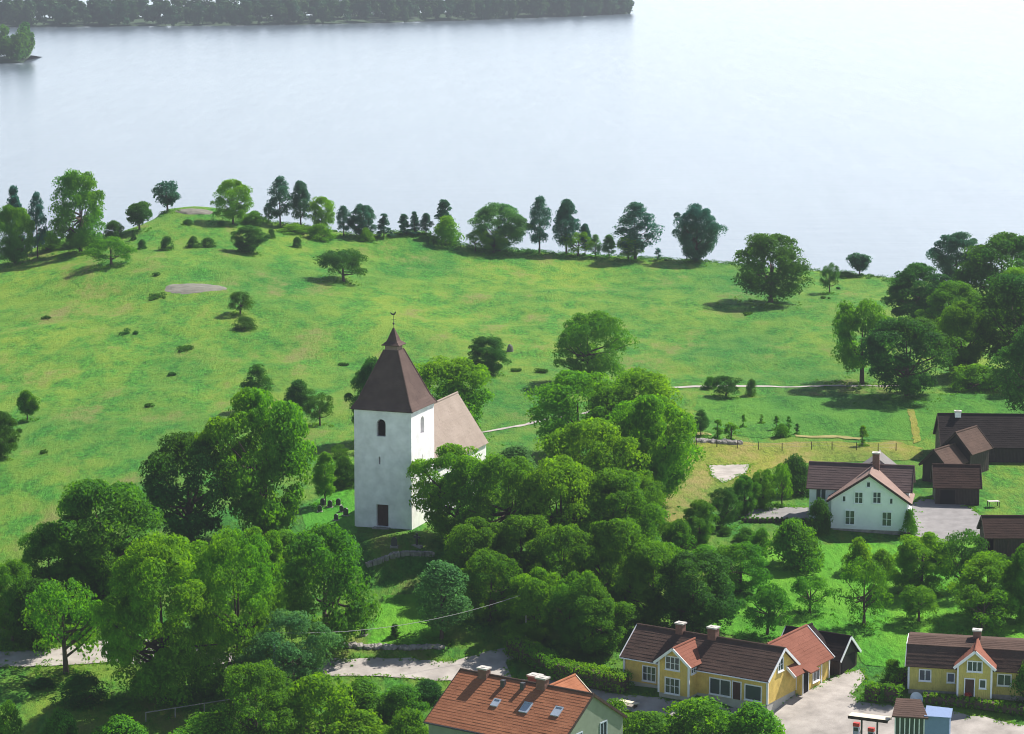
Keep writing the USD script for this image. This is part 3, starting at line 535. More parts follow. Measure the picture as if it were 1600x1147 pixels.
# left meadow
tree('lollipop', 'mid', 43, 658, 32, 608, 'small leaning tree alone in the lower left meadow')
tree('round', 'dark', 2, 715, 58, 643, 'tree cut off by the left edge of the lower meadow')
def scrub(px, py, w, h, lb):
    r = np.random.default_rng(int(px * 7 + py)); p = at(px, py); s = ppm(p); n = max(4, int(w / 3)); W = w / s / 2
    o = r.normal(size=(n, 2)) * [W * .5, W * .5]; c = np.c_[o, ground(p[0] + o[:, 0], p[1] + o[:, 1]) - p[2] + h / s * .3]
    v, f = leafcloud(r, c, r.uniform(.25, .6, n) * h / s * 1.2, 120 * n, .11, .6, (1.3, 1.3, .8)); t = thing('low_scrub', lb, 'shrub', p); obj('foliage', (v, f), LEAF['dark'], t)
    obj('stem', cat_([tube([(x, y, z - h / s * .5), (x, y, z)], .03, 4) for x, y, z in c]), M['bark'], t)
for px, py, w, h, lb in [(232, 636, 13, 7, 'tiny dark juniper in the left meadow above the dark ragged trees'), (63, 709, 10, 7, 'tiny dark juniper near the left edge of the meadow'), (268, 586, 10, 6, 'tiny dark juniper high in the left meadow'),
                         (200, 522, 26, 7, 'low dark thicket in a dip of the left meadow'), (242, 466, 40, 7, 'low dark thicket left of the flat rock outcrop'), (292, 547, 30, 8, 'low dark thicket in the middle of the left meadow'), (533, 571, 14, 6, 'little dark shrub in the meadow just left of the tower roof'),
                         (246, 430, 10, 6, 'little dark shrub left above the flat rock outcrop'), (845, 582, 26, 8, 'low dark shrub at the meadow edge of the church grove'), (810, 580, 22, 6, 'low dry shrub near the pale boulder'), (70, 498, 10, 6, 'tiny dark shrub at far left of the upper meadow'),
                         (1170, 492, 20, 5, 'low shrub below the shadow of the large meadow oak'), (1290, 466, 16, 5, 'low shrub under the ragged little tree'), (1312, 452, 8, 5, 'tiny shrub right of the ragged little tree')]:
    scrub(px, py, w, h, lb)

# ------------------------------------------------------------------ buildings
def slope(parent, a, b, c, d, m, course=.36, seg=1.1, thick=.14, seed=0, name='roof_slope'):
    """A roof slope of overlapping courses: a-b the eave from left to right seen from outside, d-c the ridge."""
    a, b, c, d = (np.array(p, float) for p in (a, b, c, d)); r = np.random.default_rng(seed + 3)
    n = np.cross(b - a, d - a); n /= np.linalg.norm(n)
    L = max(np.linalg.norm(d - a), np.linalg.norm(c - b)); nc = max(2, int(L / course)); ns = max(1, int(max(np.linalg.norm(b - a), np.linalg.norm(c - d)) / seg))
    sl = hull([p - n * k for p in (a, b, c, d) for k in (.01, thick)])
    V, Fc = [sl.vertices], [sl.faces]; nb = len(sl.vertices)
    P = lambda u, v: (a * (1 - u) + b * u) * (1 - v) + (d * (1 - u) + c * u) * v
    for i in range(nc):
        off = r.uniform(0, 1)
        us = np.unique(np.clip(np.r_[0, (np.arange(ns) + off) / ns, 1], 0, 1))
        for u0, u1 in zip(us[:-1], us[1:]):
            v0, v1 = i / nc, (i + 1) / nc; t = .018 + r.uniform(0, .02)
            V.append(np.array([P(u0, v0) + n * t, P(u1, v0) + n * t, P(u1, v1) + n * .012, P(u0, v1) + n * .012, P(u0, v0) - n * .01, P(u1, v0) - n * .01]))
            Fc.append(np.array([[0, 1, 2], [0, 2, 3], [4, 5, 1], [4, 1, 0], [4, 0, 3], [5, 2, 1]]) + nb); nb += 6
    return obj(name, trimesh.Trimesh(np.vstack(V), np.vstack(Fc), process=False), m, parent)
def window(parent, o, face, w, h, nx=2, nz=2, fm='white_wood', fw=.11, pane='glass', name='window', proud=.07):
    """o: centre on the wall; face: 'f' towards -y, 'r' towards +x, 'l' towards -x, 'b' towards +y."""
    g = part(name, parent); n, u = {'f': ((0, -1, 0), (1, 0, 0)), 'r': ((1, 0, 0), (0, 1, 0)), 'l': ((-1, 0, 0), (0, -1, 0)), 'b': ((0, 1, 0), (-1, 0, 0))}[face]
    n, u, o = np.array(n, float), np.array(u, float), np.array(o, float); z = np.array([0, 0, 1.])
    def bb(x0, x1, z0, z1, d0, d1):
        c = [o + u * x + z * zz_ + n * d for x in (x0, x1) for zz_ in (z0, z1) for d in (d0, d1)]; c = np.array(c); return box(*c[:, 0][[c[:, 0].argmin(), c[:, 0].argmax()]], c[:, 1].min(), c[:, 1].max(), c[:, 2].min(), c[:, 2].max())
    obj('pane', bb(-w / 2, w / 2, -h / 2, h / 2, -.02, .015), M[pane], g)
    fr = [bb(-w / 2 - fw, -w / 2, -h / 2 - fw, h / 2 + fw, -.02, proud), bb(w / 2, w / 2 + fw, -h / 2 - fw, h / 2 + fw, -.02, proud), bb(-w / 2, w / 2, h / 2, h / 2 + fw, -.02, proud), bb(-w / 2, w / 2, -h / 2 - fw, -h / 2, -.02, proud)]
    for i in range(1, nx): fr.append(bb(-w / 2 + w * i / nx - .04, -w / 2 + w * i / nx + .04, -h / 2, h / 2, .0, proud * .7))
    for i in range(1, nz): fr.append(bb(-w / 2, w / 2, -h / 2 + h * i / nz - .025, -h / 2 + h * i / nz + .025, .0, proud * .6))
    obj('frame', cat_(fr), M[fm], g); obj('sill', bb(-w / 2 - fw - .04, w / 2 + fw + .04, -h / 2 - fw - .05, -h / 2 - fw, -.02, proud + .08), M[fm], g)
    return g
def door(parent, o, face, w, h, m='door', fm='white_wood'):
    g = part('door', parent); s = {'f': (0, -1), 'r': (1, 0)}[face]; x, y, z = o
    if face == 'f':
        obj('leaf', box(x - w / 2, x + w / 2, y - .03, y + .05, z, z + h), M[m], g)
        obj('frame', cat_([box(x - w / 2 - .1, x - w / 2, y - .08, y + .05, z, z + h + .1), box(x + w / 2, x + w / 2 + .1, y - .08, y + .05, z, z + h + .1), box(x - w / 2, x + w / 2, y - .08, y + .05, z + h, z + h + .1)]), M[fm], g)
    else:
        obj('leaf', box(x - .05, x + .03, y - w / 2, y + w / 2, z, z + h), M[m], g)
        obj('frame', cat_([box(x - .05, x + .08, y - w / 2 - .1, y - w / 2, z, z + h + .1), box(x - .05, x + .08, y + w / 2, y + w / 2 + .1, z, z + h + .1), box(x - .05, x + .08, y - w / 2, y + w / 2, z + h, z + h + .1)]), M[fm], g)
def chimney(parent, x, y, z0, z1, w=.75, d=.6, m='brick', cap=True):
    g = part('chimney', parent)
    obj('stack', box(x - w / 2, x + w / 2, y - d / 2, y + d / 2, z0, z1 - .14), M[m], g)
    obj('cap', cat_([box(x - w / 2 - .09, x + w / 2 + .09, y - d / 2 - .09, y + d / 2 + .09, z1 - .14, z1), box(x - w / 4, x + w / 4, y - d / 4, y + d / 4, z1, z1 + .05)]), M['concrete'], g)
def gable_x(x0, x1, y0, y1, z0, he, hr):                # solid body with its ridge along x
    ym = (y0 + y1) / 2; return hull([(x, y, z) for x in (x0, x1) for y, z in ((y0, z0), (y1, z0), (y0, he), (y1, he), (ym, hr))])
def gable_y(x0, x1, y0, y1, z0, he, hr):
    xm = (x0 + x1) / 2; return hull([(x, y, z) for y in (y0, y1) for x, z in ((x0, z0), (x1, z0), (x0, he), (x1, he), (xm, hr))])
def roof_x(p, x0, x1, y0, y1, he, hr, m, ov=.4, og=.3, lift=.06, boards='white_wood', seed=0):
    """Gable roof with its ridge along x, eaves over the walls by ov and gables by og; returns the roof part."""
    g = part('roof', p); ym = (y0 + y1) / 2; k = (hr - he) / (ym - y0); e = he - ov * k + lift; t = hr + lift; a, b = x0 - og, x1 + og
    slope(g, (a, y0 - ov, e), (b, y0 - ov, e), (b, ym, t), (a, ym, t), m, seed=seed); slope(g, (b, y1 + ov, e), (a, y1 + ov, e), (a, ym, t), (b, ym, t), m, seed=seed + 1)
    obj('ridge', tube([(a, ym, t + .02), (b, ym, t + .02)], .13, 8), m, g)
    if boards:
        for x in (a, b):
            for y in (y0 - ov, y1 + ov): obj('bargeboard', bar((x, y, e - .04), (x, ym, t - .04), .07, .26), M[boards], g)
    return g
def roof_y(p, x0, x1, y0, y1, he, hr, m, ov=.4, og=.3, lift=.06, boards='white_wood', back=True, seed=0):
    g = part('roof', p); xm = (x0 + x1) / 2; k = (hr - he) / (xm - x0); e = he - ov * k + lift; t = hr + lift; a, b = y0 - og, y1 + (og if back else 0)
    slope(g, (x1 + ov, a, e), (x1 + ov, b, e), (xm, b, t), (xm, a, t), m, seed=seed); slope(g, (x0 - ov, b, e), (x0 - ov, a, e), (xm, a, t), (xm, b, t), m, seed=seed + 1)
    obj('ridge', tube([(xm, a, t + .02), (xm, b, t + .02)], .13, 8), m, g)
    if boards:
        for y in ((a, b) if back else (a,)):
            for x in (x0 - ov, x1 + ov): obj('bargeboard', bar((x, y, e - .04), (xm, y, t - .04), .26, .07) if False else bar((x, y, e - .04), (xm, y, t - .04), .07, .26), M[boards], g)
    return g
import manifold3d as m3
def mani(t): return m3.Manifold(m3.Mesh(np.asarray(t.vertices, np.float32), np.asarray(t.faces, np.uint32)))

# --- the church
ch = thing('church', 'white church with tall square tower, steep dark pyramid roof and tiled nave', 'church', (-14.95, 304.81, 0), -20.1)
w2, th = 3.56, 13.97
cyl = trimesh.creation.cylinder(.56, 2.2, sections=24); cyl.apply_transform(trimesh.transformations.rotation_matrix(np.pi / 2, [1, 0, 0]))
arch = mani(box(-.56, .56, -1.1, 1.1, -1.45, 0)) + mani(cyl)
tw = mani(hull([(sx * (w2 + .04 * (z < 0)), y, z) for sx in (-1, 1) for y in (0, 2 * w2) for z in (-2.2, th)]))
tw -= arch.translate([-.17, .1, 12.25]); tw -= arch.rotate([0, 0, 90]).translate([w2 - .1, 3.45, 12.25]); tw -= mani(box(-.5, -.3, -.5, .7, 7.5, 8.4)); tw -= mani(box(w2 - .7, w2 + .4, 3.3, 3.48, 7.3, 8.3)); tw -= mani(box(-.83, .65, -.5, .55, .15, 2.75))
tower = obj('tower_wall', tw, M['plaster'], ch)
obj('bell_opening', box(-.8, .45, .75, .85, 10.6, 12.9), M['dark'], ch); obj('bell_opening', box(w2 - .9, w2 - .8, 2.8, 4.1, 10.6, 12.9), M['dark'], ch)
for zz0 in np.arange(10.85, 12.3, .24): obj('louvre', hull([(x, y, z) for x in (-.73, .39) for y, z in ((.35, zz0), (.39, zz0), (.62, zz0 + .16), (.66, zz0 + .16))]), M['dark_wood'], ch)
obj('slit_window', box(-.52, -.28, .6, .66, 7.45, 8.45), M['dark'], ch); obj('slit_window', box(w2 - .66, w2 - .6, 3.25, 3.53, 7.25, 8.35), M['dark'], ch)
g = part('door', ch); obj('leaf', box(-.83, .65, .42, .5, .15, 2.75), M['door'], g); [obj('plank', box(x, x + .19, .395, .425, .2, 2.7), M['door'], g) for x in np.arange(-.80, .55, .21)]; obj('step', box(-1.1, .95, -.75, -.01, -.4, .12), M['stone'], ch)
rf = part('tower_roof', ch); ev, zl, lb = w2 + .28, 20.5, .85; yc0 = w2
def ring(h, r): return [(-r, yc0 - r, h), (r, yc0 - r, h), (r, yc0 + r, h), (-r, yc0 + r, h)]
A, B2, C = ring(th - .1, ev), ring(th + .85, ev - .62), ring(zl, lb)
for i in range(4):
    j = (i + 1) % 4
    slope(rf, A[i], A[j], B2[j], B2[i], T['tower'], seed=i); slope(rf, B2[i], B2[j], C[j], C[i], T['tower'], seed=i + 9)
    obj('hip_ridge', tube([A[i], B2[i], C[i]], .11, 6), T['tower'], rf)
ln = part('lantern', ch)
obj('lantern_wall', hull(ring(zl - .1, .78) + ring(zl + .62, .78)), T['pink'], ln); A, B2 = ring(zl + .55, 1.12), ring(zl + 1.0, .62); Ct = ring(23.0, .06)
for i in range(4):
    j = (i + 1) % 4
    slope(ln, A[i], A[j], B2[j], B2[i], T['tower'], thick=.06, seed=i, name='spire_slope'); slope(ln, B2[i], B2[j], Ct[j], Ct[i], T['tower'], thick=.05, seed=i + 4, name='spire_slope')
fn = part('weathervane', ch); obj('rod', tube([(0, yc0, 22.9), (0, yc0, 24.7)], .028, 6), M['iron'], fn)
s_ = trimesh.creation.icosphere(2, .13); s_.apply_translation([0, yc0, 23.5]); obj('ball', s_, M['iron'], fn)
rp = Polygon([(-.55, .1), (-.62, .5), (-.4, .3), (-.1, .18), (.2, .25), (.3, .55), (.42, .62), (.5, .5), (.6, .46), (.48, .4), (.42, .1), (.1, -.12), (-.3, -.1)]); rp = shapely.affinity.scale(rp, .6, .6, origin=(0, 0))
rc = trimesh.creation.extrude_polygon(rp, .05, engine='earcut'); rc.apply_transform(trimesh.transformations.rotation_matrix(np.pi / 2, [1, 0, 0])); rc.apply_translation([0, yc0, 24.55]); obj('rooster', rc, M['iron'], fn)
obj('cross_bar', bar((-.25, yc0, 24.0), (.25, yc0, 24.0), .035), M['iron'], fn)
n0, n1, nw, nhe, nhr = 7.13, 23.86, 3.85, 6.24, 11.94
obj('nave_wall', gable_y(-nw, nw, n0, n1 - .2, -2, nhe, nhr), M['plaster'], ch)
roof_y(ch, -nw, nw, n0 + .02, n1, nhe, nhr, T['nave'], ov=.25, og=0.02, boards=None, seed=30)
for yy0 in (10.5, 14.5, 18.5): window(ch, (nw, yy0, 3.6), 'r', 1.0, 2.0, 2, 3, name='nave_window')

# --- the white house
wh = thing('house', 'white wooden house with steep front gable and dark roof', 'house', (42.5, 312.74, -2.5), -11.8)
obj('wall', gable_y(-4.48, 4.48, 0, 5.8, .45, 4.1, 7.15), M['white_wood'], wh); obj('wall', gable_x(-7.4, 4.55, 2.9, 8.7, .45, 4.85, 7.13), M['white_wood'], wh); obj('plinth', cat_([box(-4.4, 4.4, .1, 5.7, -1.5, .45), box(-7.3, 4.5, 3.0, 8.6, -1.5, .45)]), M['stone'], wh)
roof_y(wh, -4.48, 4.48, 0, 5.8, 4.1, 7.15, T['pink'], ov=.57, og=.4, back=False, boards='dark_wood', seed=41)
roof_x(wh, -7.4, 4.55, 2.9, 8.7, 4.85, 7.13, T['plum'], ov=.35, og=.35, boards='dark_wood', seed=44)
obj('rear_gable_wall', gable_y(-1.4, 2.2, 6.4, 10.5, 4, 6.5, 7.9), M['white_wood'], wh); roof_y(wh, -1.4, 2.2, 6.4, 10.5, 6.5, 7.9, T['greyroof'], ov=.3, og=.2, boards=None, seed=46)
chimney(wh, .35, 5.0, 6.5, 8.9, .8, .8)
for x, z, w, h in ((-1.25, 4.3, .85, 1.25), (.9, 4.4, .85, 1.25), (-2.25, 1.85, 1.0, 1.6), (2.12, 1.85, 1.0, 1.6)): window(wh, (x, 0, z), 'f', w, h, 2, 2, name='window')
for x, z, w, h in ((-2.98, 4.1, .28, .6), (2.6, 4.05, .28, .6), (-.13, 5.95, .34, .55)): window(wh, (x, 0, z), 'f', w, h, 1, 1, fw=.07, name='attic_window')
window(wh, (-6.0, 2.9, 3.9), 'f', 1.1, 1.2, 2, 1); window(wh, (4.48, 2.0, 1.9), 'r', 1.0, 1.5, 2, 2)
for x in (-4.42, 4.42): obj('corner_board', box(x - .08, x + .08, -.03, .1, .45, 4.0), M['white_wood'], wh)

# --- the left yellow house
yh = thing('house', 'long yellow house with brown roof, gabled front wing and white window frames', 'house', (11.23, 260.24, -5.61), -32.9)
L_, D_ = 16.1, 6.08
obj('wall', gable_x(0, L_, 0, D_, .3, 2.96, 5.15), M['yellow'], yh); obj('plinth', box(.05, L_ - .05, .05, D_ - .05, -2, .3), M['concrete'], yh)
rr = roof_x(yh, 0, L_, 0, D_, 2.96, 5.2, T['brown'], ov=.4, og=.3, seed=51)
chimney(rr, 4.7, 3.04, 4.8, 6.2, .8, .7); chimney(rr, 8.4, 3.04, 4.8, 6.3, .9, .8)
obj('wing_wall', gable_y(4.85, 8.3, -1.6, 2.5, .2, 3.45, 4.85), M['yellow'], yh); obj('plinth', box(4.9, 8.25, -1.55, 0, -2, .2), M['concrete'], yh)
roof_y(yh, 4.85, 8.3, -1.6, 3.0, 3.45, 4.85, T['red'], ov=.35, og=.35, back=False, seed=53)
window(yh, (6.45, -1.6, 3.35), 'f', 1.45, 1.2, 3, 2); window(yh, (6.45, -1.6, 1.05), 'f', 1.5, 1.45, 3, 2)
window(yh, (2.9, 0, 1.35), 'f', 1.4, 1.4, 3, 2); window(yh, (10.9, 0, 1.25), 'f', 2.2, 1.5, 2, 1); window(yh, (14.55, 0, 1.25), 'f', 1.7, 1.4, 1, 1); window(yh, (8.3, -.8, 2.9), 'r', .8, .8, 2, 2)
door(yh, (12.75, 0, .3), 'f', .85, 1.75); window(yh, (L_, 2.6, 3.7), 'r', 1.0, 1.15, 2, 2)
for b_ in [box(x - .1, x + .1, y - .06, y + .06, .3, 2.9) for x, y in ((0, 0), (L_ - .03, 0), (L_ - .03, D_))] + [box(x - .1, x + .1, -1.66, -1.54, .2, 3.4) for x in (4.9, 8.25)]: obj('corner_board', b_, M['white_wood'], yh)
obj('wing_wall', gable_y(11.2, 16.7, D_ + .02, 12.2, -1.2, 2.55, 5.0), M['yellow'], yh)
roof_y(yh, 11.2, 16.7, 4.2, 12.2, 2.55, 5.05, T['red'], ov=.4, og=.3, seed=55)
door(yh, (16.7, 6.9, -.1), 'r', 1.1, 2.1, 'dark'); window(yh, (16.7, 9.2, 1.15), 'r', 1.3, 1.1, 2, 1)
for y in (6.3, 10.4, 12.15): obj('corner_board', box(16.62, 16.76, y - .1, y + .1, -.2, 2.5), M['white_wood'], yh)
obj('gutter', tube([(-.3, -.46, 2.62), (L_ + .3, -.46, 2.62)], .06, 6), M['white_wood'], yh); obj('downpipe', tube([(.12, -.1, 2.5), (.12, -.1, .2)], .045, 6), M['white_wood'], yh)
obj('porch_roof', hull([(16.7, 6.1, 2.5), (16.7, 8.0, 2.5), (17.7, 6.1, 2.15), (17.7, 8.0, 2.15), (16.7, 6.1, 2.62), (16.7, 8.0, 2.62), (17.7, 6.1, 2.27), (17.7, 8.0, 2.27)]), T['red'], yh)
# --- dark outbuilding behind it
ob = thing('outbuilding', 'dark tarred outbuilding with black roof behind the left yellow house', 'outbuilding', (11.23, 260.24, -5.61), -32.9)
obj('wall', gable_x(10.5, 17.3, 13.3, 17.3, -1.5, 2.0, 3.7), M['barn'], ob); roof_x(ob, 10.5, 17.3, 13.3, 17.3, 2.0, 3.75, T['black'], ov=.35, og=.3, seed=61)
obj('gate', box(17.3, 17.36, 13.8, 16.8, -.2, 1.9), M['dark'], ob); obj('wall', gable_y(11.2, 15.6, 12.75, 14.5, -1, 2.6, 4.6), M['concrete'], ob); roof_y(ob, 11.2, 15.6, 12.75, 14.8, 2.6, 4.6, T['black'], ov=.25, og=.2, back=False, seed=63)

# --- the orange roofed house at the bottom
oh = thing('house', 'house with large orange tiled roof, two chimneys and three skylights', 'house', (-7.86, 239.28, -7.0), -33.8)
OL, OD = 14.76, 10.86
obj('wall', gable_x(.2, OL - .2, 0, OD, -2, 3.85 + .2, 7.35), M['greenwall'], oh)
orf = part('roof', oh); ke = (7.43 - 3.85) / 5.83
slope(orf, (0, -.4, 3.85), (OL, -.4, 3.85), (OL, 5.43, 7.43), (0, 5.43, 7.43), T['orange'], .34, 1.0, seed=71); slope(orf, (OL, OD + .4, 3.85), (0, OD + .4, 3.85), (0, 5.43, 7.43), (OL, 5.43, 7.43), T['orange'], .34, 1.0, seed=72)
obj('ridge', tube([(0, 5.43, 7.45), (OL, 5.43, 7.45)], .12, 8), T['brown'], orf)
for x in (0.0, OL):
    for y in (-.4, OD + .4): obj('bargeboard', bar((x, y, 3.8), (x, 5.43, 7.38), .06, .24), M['dark_wood'], orf)
obj('gutter', tube([(0, -.5, 3.78), (OL, -.5, 3.78)], .08, 6), M['dark_metal'], orf)
def on(x, y): return 3.85 + (y + .4) * ke
chimney(orf, 2.85, 5.2, 6.9, 8.15, .95, .75); chimney(orf, 9.35, 5.2, 6.9, 8.25, .95, .75)
nrm = np.array([0, -ke, 1.]); nrm /= np.linalg.norm(nrm); up = np.array([0, 1., ke]); up /= np.linalg.norm(up)
def slab(x, y, w, h, d0, d1):
    o = np.array([x, y, on(x, y)]); return hull([o + np.array([sx * w / 2, 0, 0]) + up * sv * h / 2 + nrm * d for sx in (-1, 1) for sv in (-1, 1) for d in (d0, d1)])
for x, y, w, h in ((5.85, 2.75, .65, .8), (9.1, 2.85, .8, 1.15), (12.35, 3.05, .75, 1.05)):
    g = part('skylight', orf); obj('frame', cat_([slab(x - w / 2, y, .1, h, 0, .14), slab(x + w / 2, y, .1, h, 0, .14), slab(x, y - h / 2 * up[1], w + .1, .1, 0, .15), slab(x, y + h / 2 * up[1], w + .1, .1, 0, .15)]), M['grey'], g); obj('pane', slab(x, y, w, h, 0, .09), M['grey'], g)
for x, y in ((5.4, 4.6), (7.5, 4.7)): obj('roof_vent', box(x - .2, x + .2, y - .2, y + .2, on(x, y) - .1, on(x, y) + .55), M['dark_metal'], orf)
obj('back_wing_wall', gable_y(6.6, 10.4, 5.5, 11.8, -1, 5.0, 6.55), M['greenwall'], oh); roof_y(oh, 6.6, 10.4, 5.6, 11.8, 5.0, 6.6, T['orange'], ov=.35, og=.3, boards='cream', seed=74)
chimney(oh, 5.2, 10.3, 4.5, 6.6, 1.1, .9)
window(oh, (OL - .2, 3.2, 3.6), 'r', 1.0, 1.3, 2, 1, fm='grey'); window(oh, (OL - .2, 7.4, 3.6), 'r', 1.0, 1.3, 2, 1, fm='grey'); window(oh, (4, 0, 1.8), 'f', 1.3, 1.3); window(oh, (9, 0, 1.8), 'f', 1.3, 1.3)

# --- the right yellow house
y2 = thing('house', 'dull yellow house with mansard roof and narrow gabled porch wing at the right edge', 'house', (38.89, 255.27, -5.02), -12.8)
XL = 12.2
prof2 = [(0, .2), (7, .2), (7, 2.84), (5.7, 4.35), (3.5, 4.75), (1.3, 4.35), (0, 2.84)]
bm = hull([(x, y, z) for x in (0, XL) for y, z in prof2]); obj('wall', bm, M['yellow2'], y2); obj('plinth', box(.05, XL - .05, .05, 6.95, -1.8, .2), M['stone'], y2)
r2 = part('roof', y2)
for k_, (p0, p1) in enumerate((((-.35, 2.6), (1.3, 4.42)), ((1.2, 4.40), (3.5, 4.84)))):
    slope(r2, (-.3, *p0), (XL + .3, *p0), (XL + .3, *p1), (-.3, *p1), T['brown'], seed=80 + k_)
    slope(r2, (XL + .3, 7 - p0[0], p0[1]), (-.3, 7 - p0[0], p0[1]), (-.3, 7 - p1[0], p1[1]), (XL + .3, 7 - p1[0], p1[1]), T['brown'], seed=84 + k_)
    for x in (-.3, XL + .3): obj('bargeboard', bar((x, p0[0], p0[1] - .05), (x, p1[0], p1[1] - .05), .06, .22), M['white_wood'], r2)
chimney(r2, 6.4, 3.5, 4.5, 5.7, .75, .75)
obj('wing_wall', gable_y(4.85, 8.17, -1.5, 2.2, .1, 3.35, 4.75), M['yellow2'], y2); obj('plinth', box(4.9, 8.1, -1.45, 0, -1.8, .1), M['stone'], y2)
roof_y(y2, 4.85, 8.17, -1.5, 3.4, 3.35, 4.8, T['red'], ov=.35, og=.3, back=False, seed=88)
window(y2, (6.5, -1.5, 3.3), 'f', 1.3, .9, 3, 1); window(y2, (7.3, -1.5, 1.6), 'f', .5, .75, 1, 1); door(y2, (6.05, -1.5, .1), 'f', .85, 1.9)
window(y2, (1.65, 0, 1.7), 'f', 1.0, 1.0, 2, 1); window(y2, (4.15, 0, 1.6), 'f', .6, .8, 1, 1); window(y2, (9.3, 0, 1.7), 'f', 1.2, 1.0, 2, 1)
for x, y, z in ((.05, 0, 2.8), (4.9, -1.5, 3.3), (8.12, -1.5, 3.3), (XL - .05, 0, 2.8)): obj('corner_board', box(x - .09, x + .09, y - .05, y + .05, .2, z), M['white_wood'], y2)

# --- barns at the right
def simple(name, label, cat, px, py, z, yaw, L, D, he, hr, wm_, rm, alongx=True, boards='dark_wood', seed=0):
    p = hitz(px, py, z); o = thing(name, label, cat, p, yaw)
    if alongx: obj('wall', gable_x(0, L, 0, D, -2, he, hr), M[wm_], o); roof_x(o, 0, L, 0, D, he, hr + .03, T[rm], boards=boards, seed=seed)
    else: obj('wall', gable_y(0, L, 0, D, -2, he, hr), M[wm_], o); roof_y(o, 0, L, 0, D, he, hr + .03, T[rm], boards=boards, seed=seed)
    return o
b1 = simple('barn', 'long black roofed barn at the right edge behind the farm sheds', 'barn', 1472, 722, -1.6, -3, 16, 9, 2.3, 5.6, 'barn', 'black', seed=91)
chimney(b1, 2.4, 4.3, 5.0, 6.2, .8, .7, 'plaster')
b2 = simple('shed', 'tall brown shed with lit reddish roof in front of the black barn', 'shed', 1470, 742, -1.9, -38, 4.2, 5.2, 3.6, 5.8, 'barn', 'brown', alongx=False, seed=93)
b3 = simple('shed', 'smaller reddish roofed shed left of the tall brown shed', 'shed', 1441, 754, -2.0, -38, 3.4, 5.2, 2.7, 4.4, 'barn', 'brown', alongx=False, seed=95)
b4 = simple('shed', 'dark low shed with brown roof facing the gravel yard', 'shed', 1461, 790, -2.2, -5, 5.4, 5.0, 2.6, 4.6, 'barn', 'dark', seed=97)
obj('gate', box(.6, 2.4, -.04, .02, .0, 2.0), M['dark'], b4)
b5 = simple('timber_shed', 'dark timber framed shed at the right edge beside the gravel yard', 'shed', 1541, 866, -2.7, 0, 8, 4.6, 2.2, 3.9, 'barn', 'dark', seed=99)
for x in (.0, .8, 2.4): obj('frame_post', box(x, x + .16, -.05, .0, 0, 2.2), M['dark_wood'], b5); obj('infill_panel', box(.2, .75, -.03, .0, .3, 1.9), M['concrete'], b5)

# ------------------------------------------------------------------ walls, hedges, small things
cw = thing('churchyard_wall', 'grey field stone wall along the lower edge of the tower lawn', 'wall')
r_ = np.random.default_rng(8); pa, pb = at(572, 884), at(676, 866); bs = []
nst = 34
for i in range(nst):
    for lv in range(3):
        t0, t1 = (i + .5 * (lv % 2)) / nst, (i + 1 + .5 * (lv % 2)) / nst; a_, b_ = pa + (pb - pa) * t0, pa + (pb - pa) * t1; z0 = ground(a_[0], a_[1]) - 1.2 + lv * .52 - .1
        q_ = bar(a_ * [1, 1, 0] + [0, r_.uniform(-.06, .06), z0 + .3], b_ * [1, 1, 0] + [0, r_.uniform(-.06, .06), z0 + .3], .8, .5); q_.vertices += r_.normal(size=q_.vertices.shape) * .03; bs.append(q_)
tag(obj('stone_course', cat_(bs), M['stone'], cw), kind='stuff')
def rubble(name, label, pix, n, size, seed):
    r = np.random.default_rng(seed); c = [at(*p) for p in pix]; w = thing(name, label, 'wall'); ms = []
    for i in range(n):
        t = r.uniform(0, len(c) - 1.001); k = int(t); p = c[k] + (c[k + 1] - c[k]) * (t - k) + [r.normal() * size * .5, r.normal() * size * .5, 0]
        m = trimesh.creation.icosphere(1, size * r.uniform(.5, 1)); m.vertices *= 1 + r.normal(size=(len(m.vertices), 1)) * .13; m.vertices *= [1, 1, .75]; m.apply_translation([p[0], p[1], float(ground(p[0], p[1])) + size * .3]); ms.append(m)
    tag(obj('stone', cat_(ms), M['stone'], w), kind='stuff')
rubble('stone_wall', 'low dark rubble wall below the row of young trees', [(1078, 690), (1120, 692), (1160, 694)], 90, .5, 3)
rubble('stone_wall', 'short low wall by the roadside under the lower lawn', [(535, 1010), (575, 1012), (640, 1014), (690, 1012)], 130, .38, 4)
def hedge(label, pix, wid, h, m='bright', seed=1, dens=120, ht=0.0):
    r = np.random.default_rng(seed); c = np.array([at(*p) for p in pix]); t = thing('hedge', label, 'hedge'); V, Fc, nb, core = [], [], 0, []
    for a_, b_ in zip(c[:-1], c[1:]):
        L = np.linalg.norm(b_ - a_); d = (b_ - a_) / L; s = np.cross(d, [0, 0, 1.]); s /= np.linalg.norm(s)
        k = max(3, int(L / .5)); u = np.repeat(np.linspace(0, 1, k), 6); off = np.tile([-.38, 0, .38, -.38, 0, .38], k) * wid; zz_ = np.tile([.28, .28, .28, .78, .82, .78], k) * h
        cen = a_ + np.outer(u, b_ - a_) + np.outer(off, s) + np.outer(zz_, [0, 0, 1.]) + r.normal(size=(len(u), 3)) * .06
        v, f = leafcloud(r, cen, np.full(len(u), .26 * max(wid, h * .9)), int(L * dens * (wid + 2 * h)), .12); V.append(v); Fc.append(f + nb); nb += len(v)
        core.append(bar(a_ + [0, 0, h * .45], b_ + [0, 0, h * .45], wid * .75, h * .75))
    obj('foliage', (np.vstack(V), np.vstack(Fc)), LEAF[m], t); obj('twigs', cat_(core), M['bark'], t)
hedge('bright trimmed hedge curving from the road junction to the yellow house', [(800, 1022), (838, 1040), (872, 1062), (920, 1072), (976, 1082)], 2.0, 2.1, 'bright', 1)
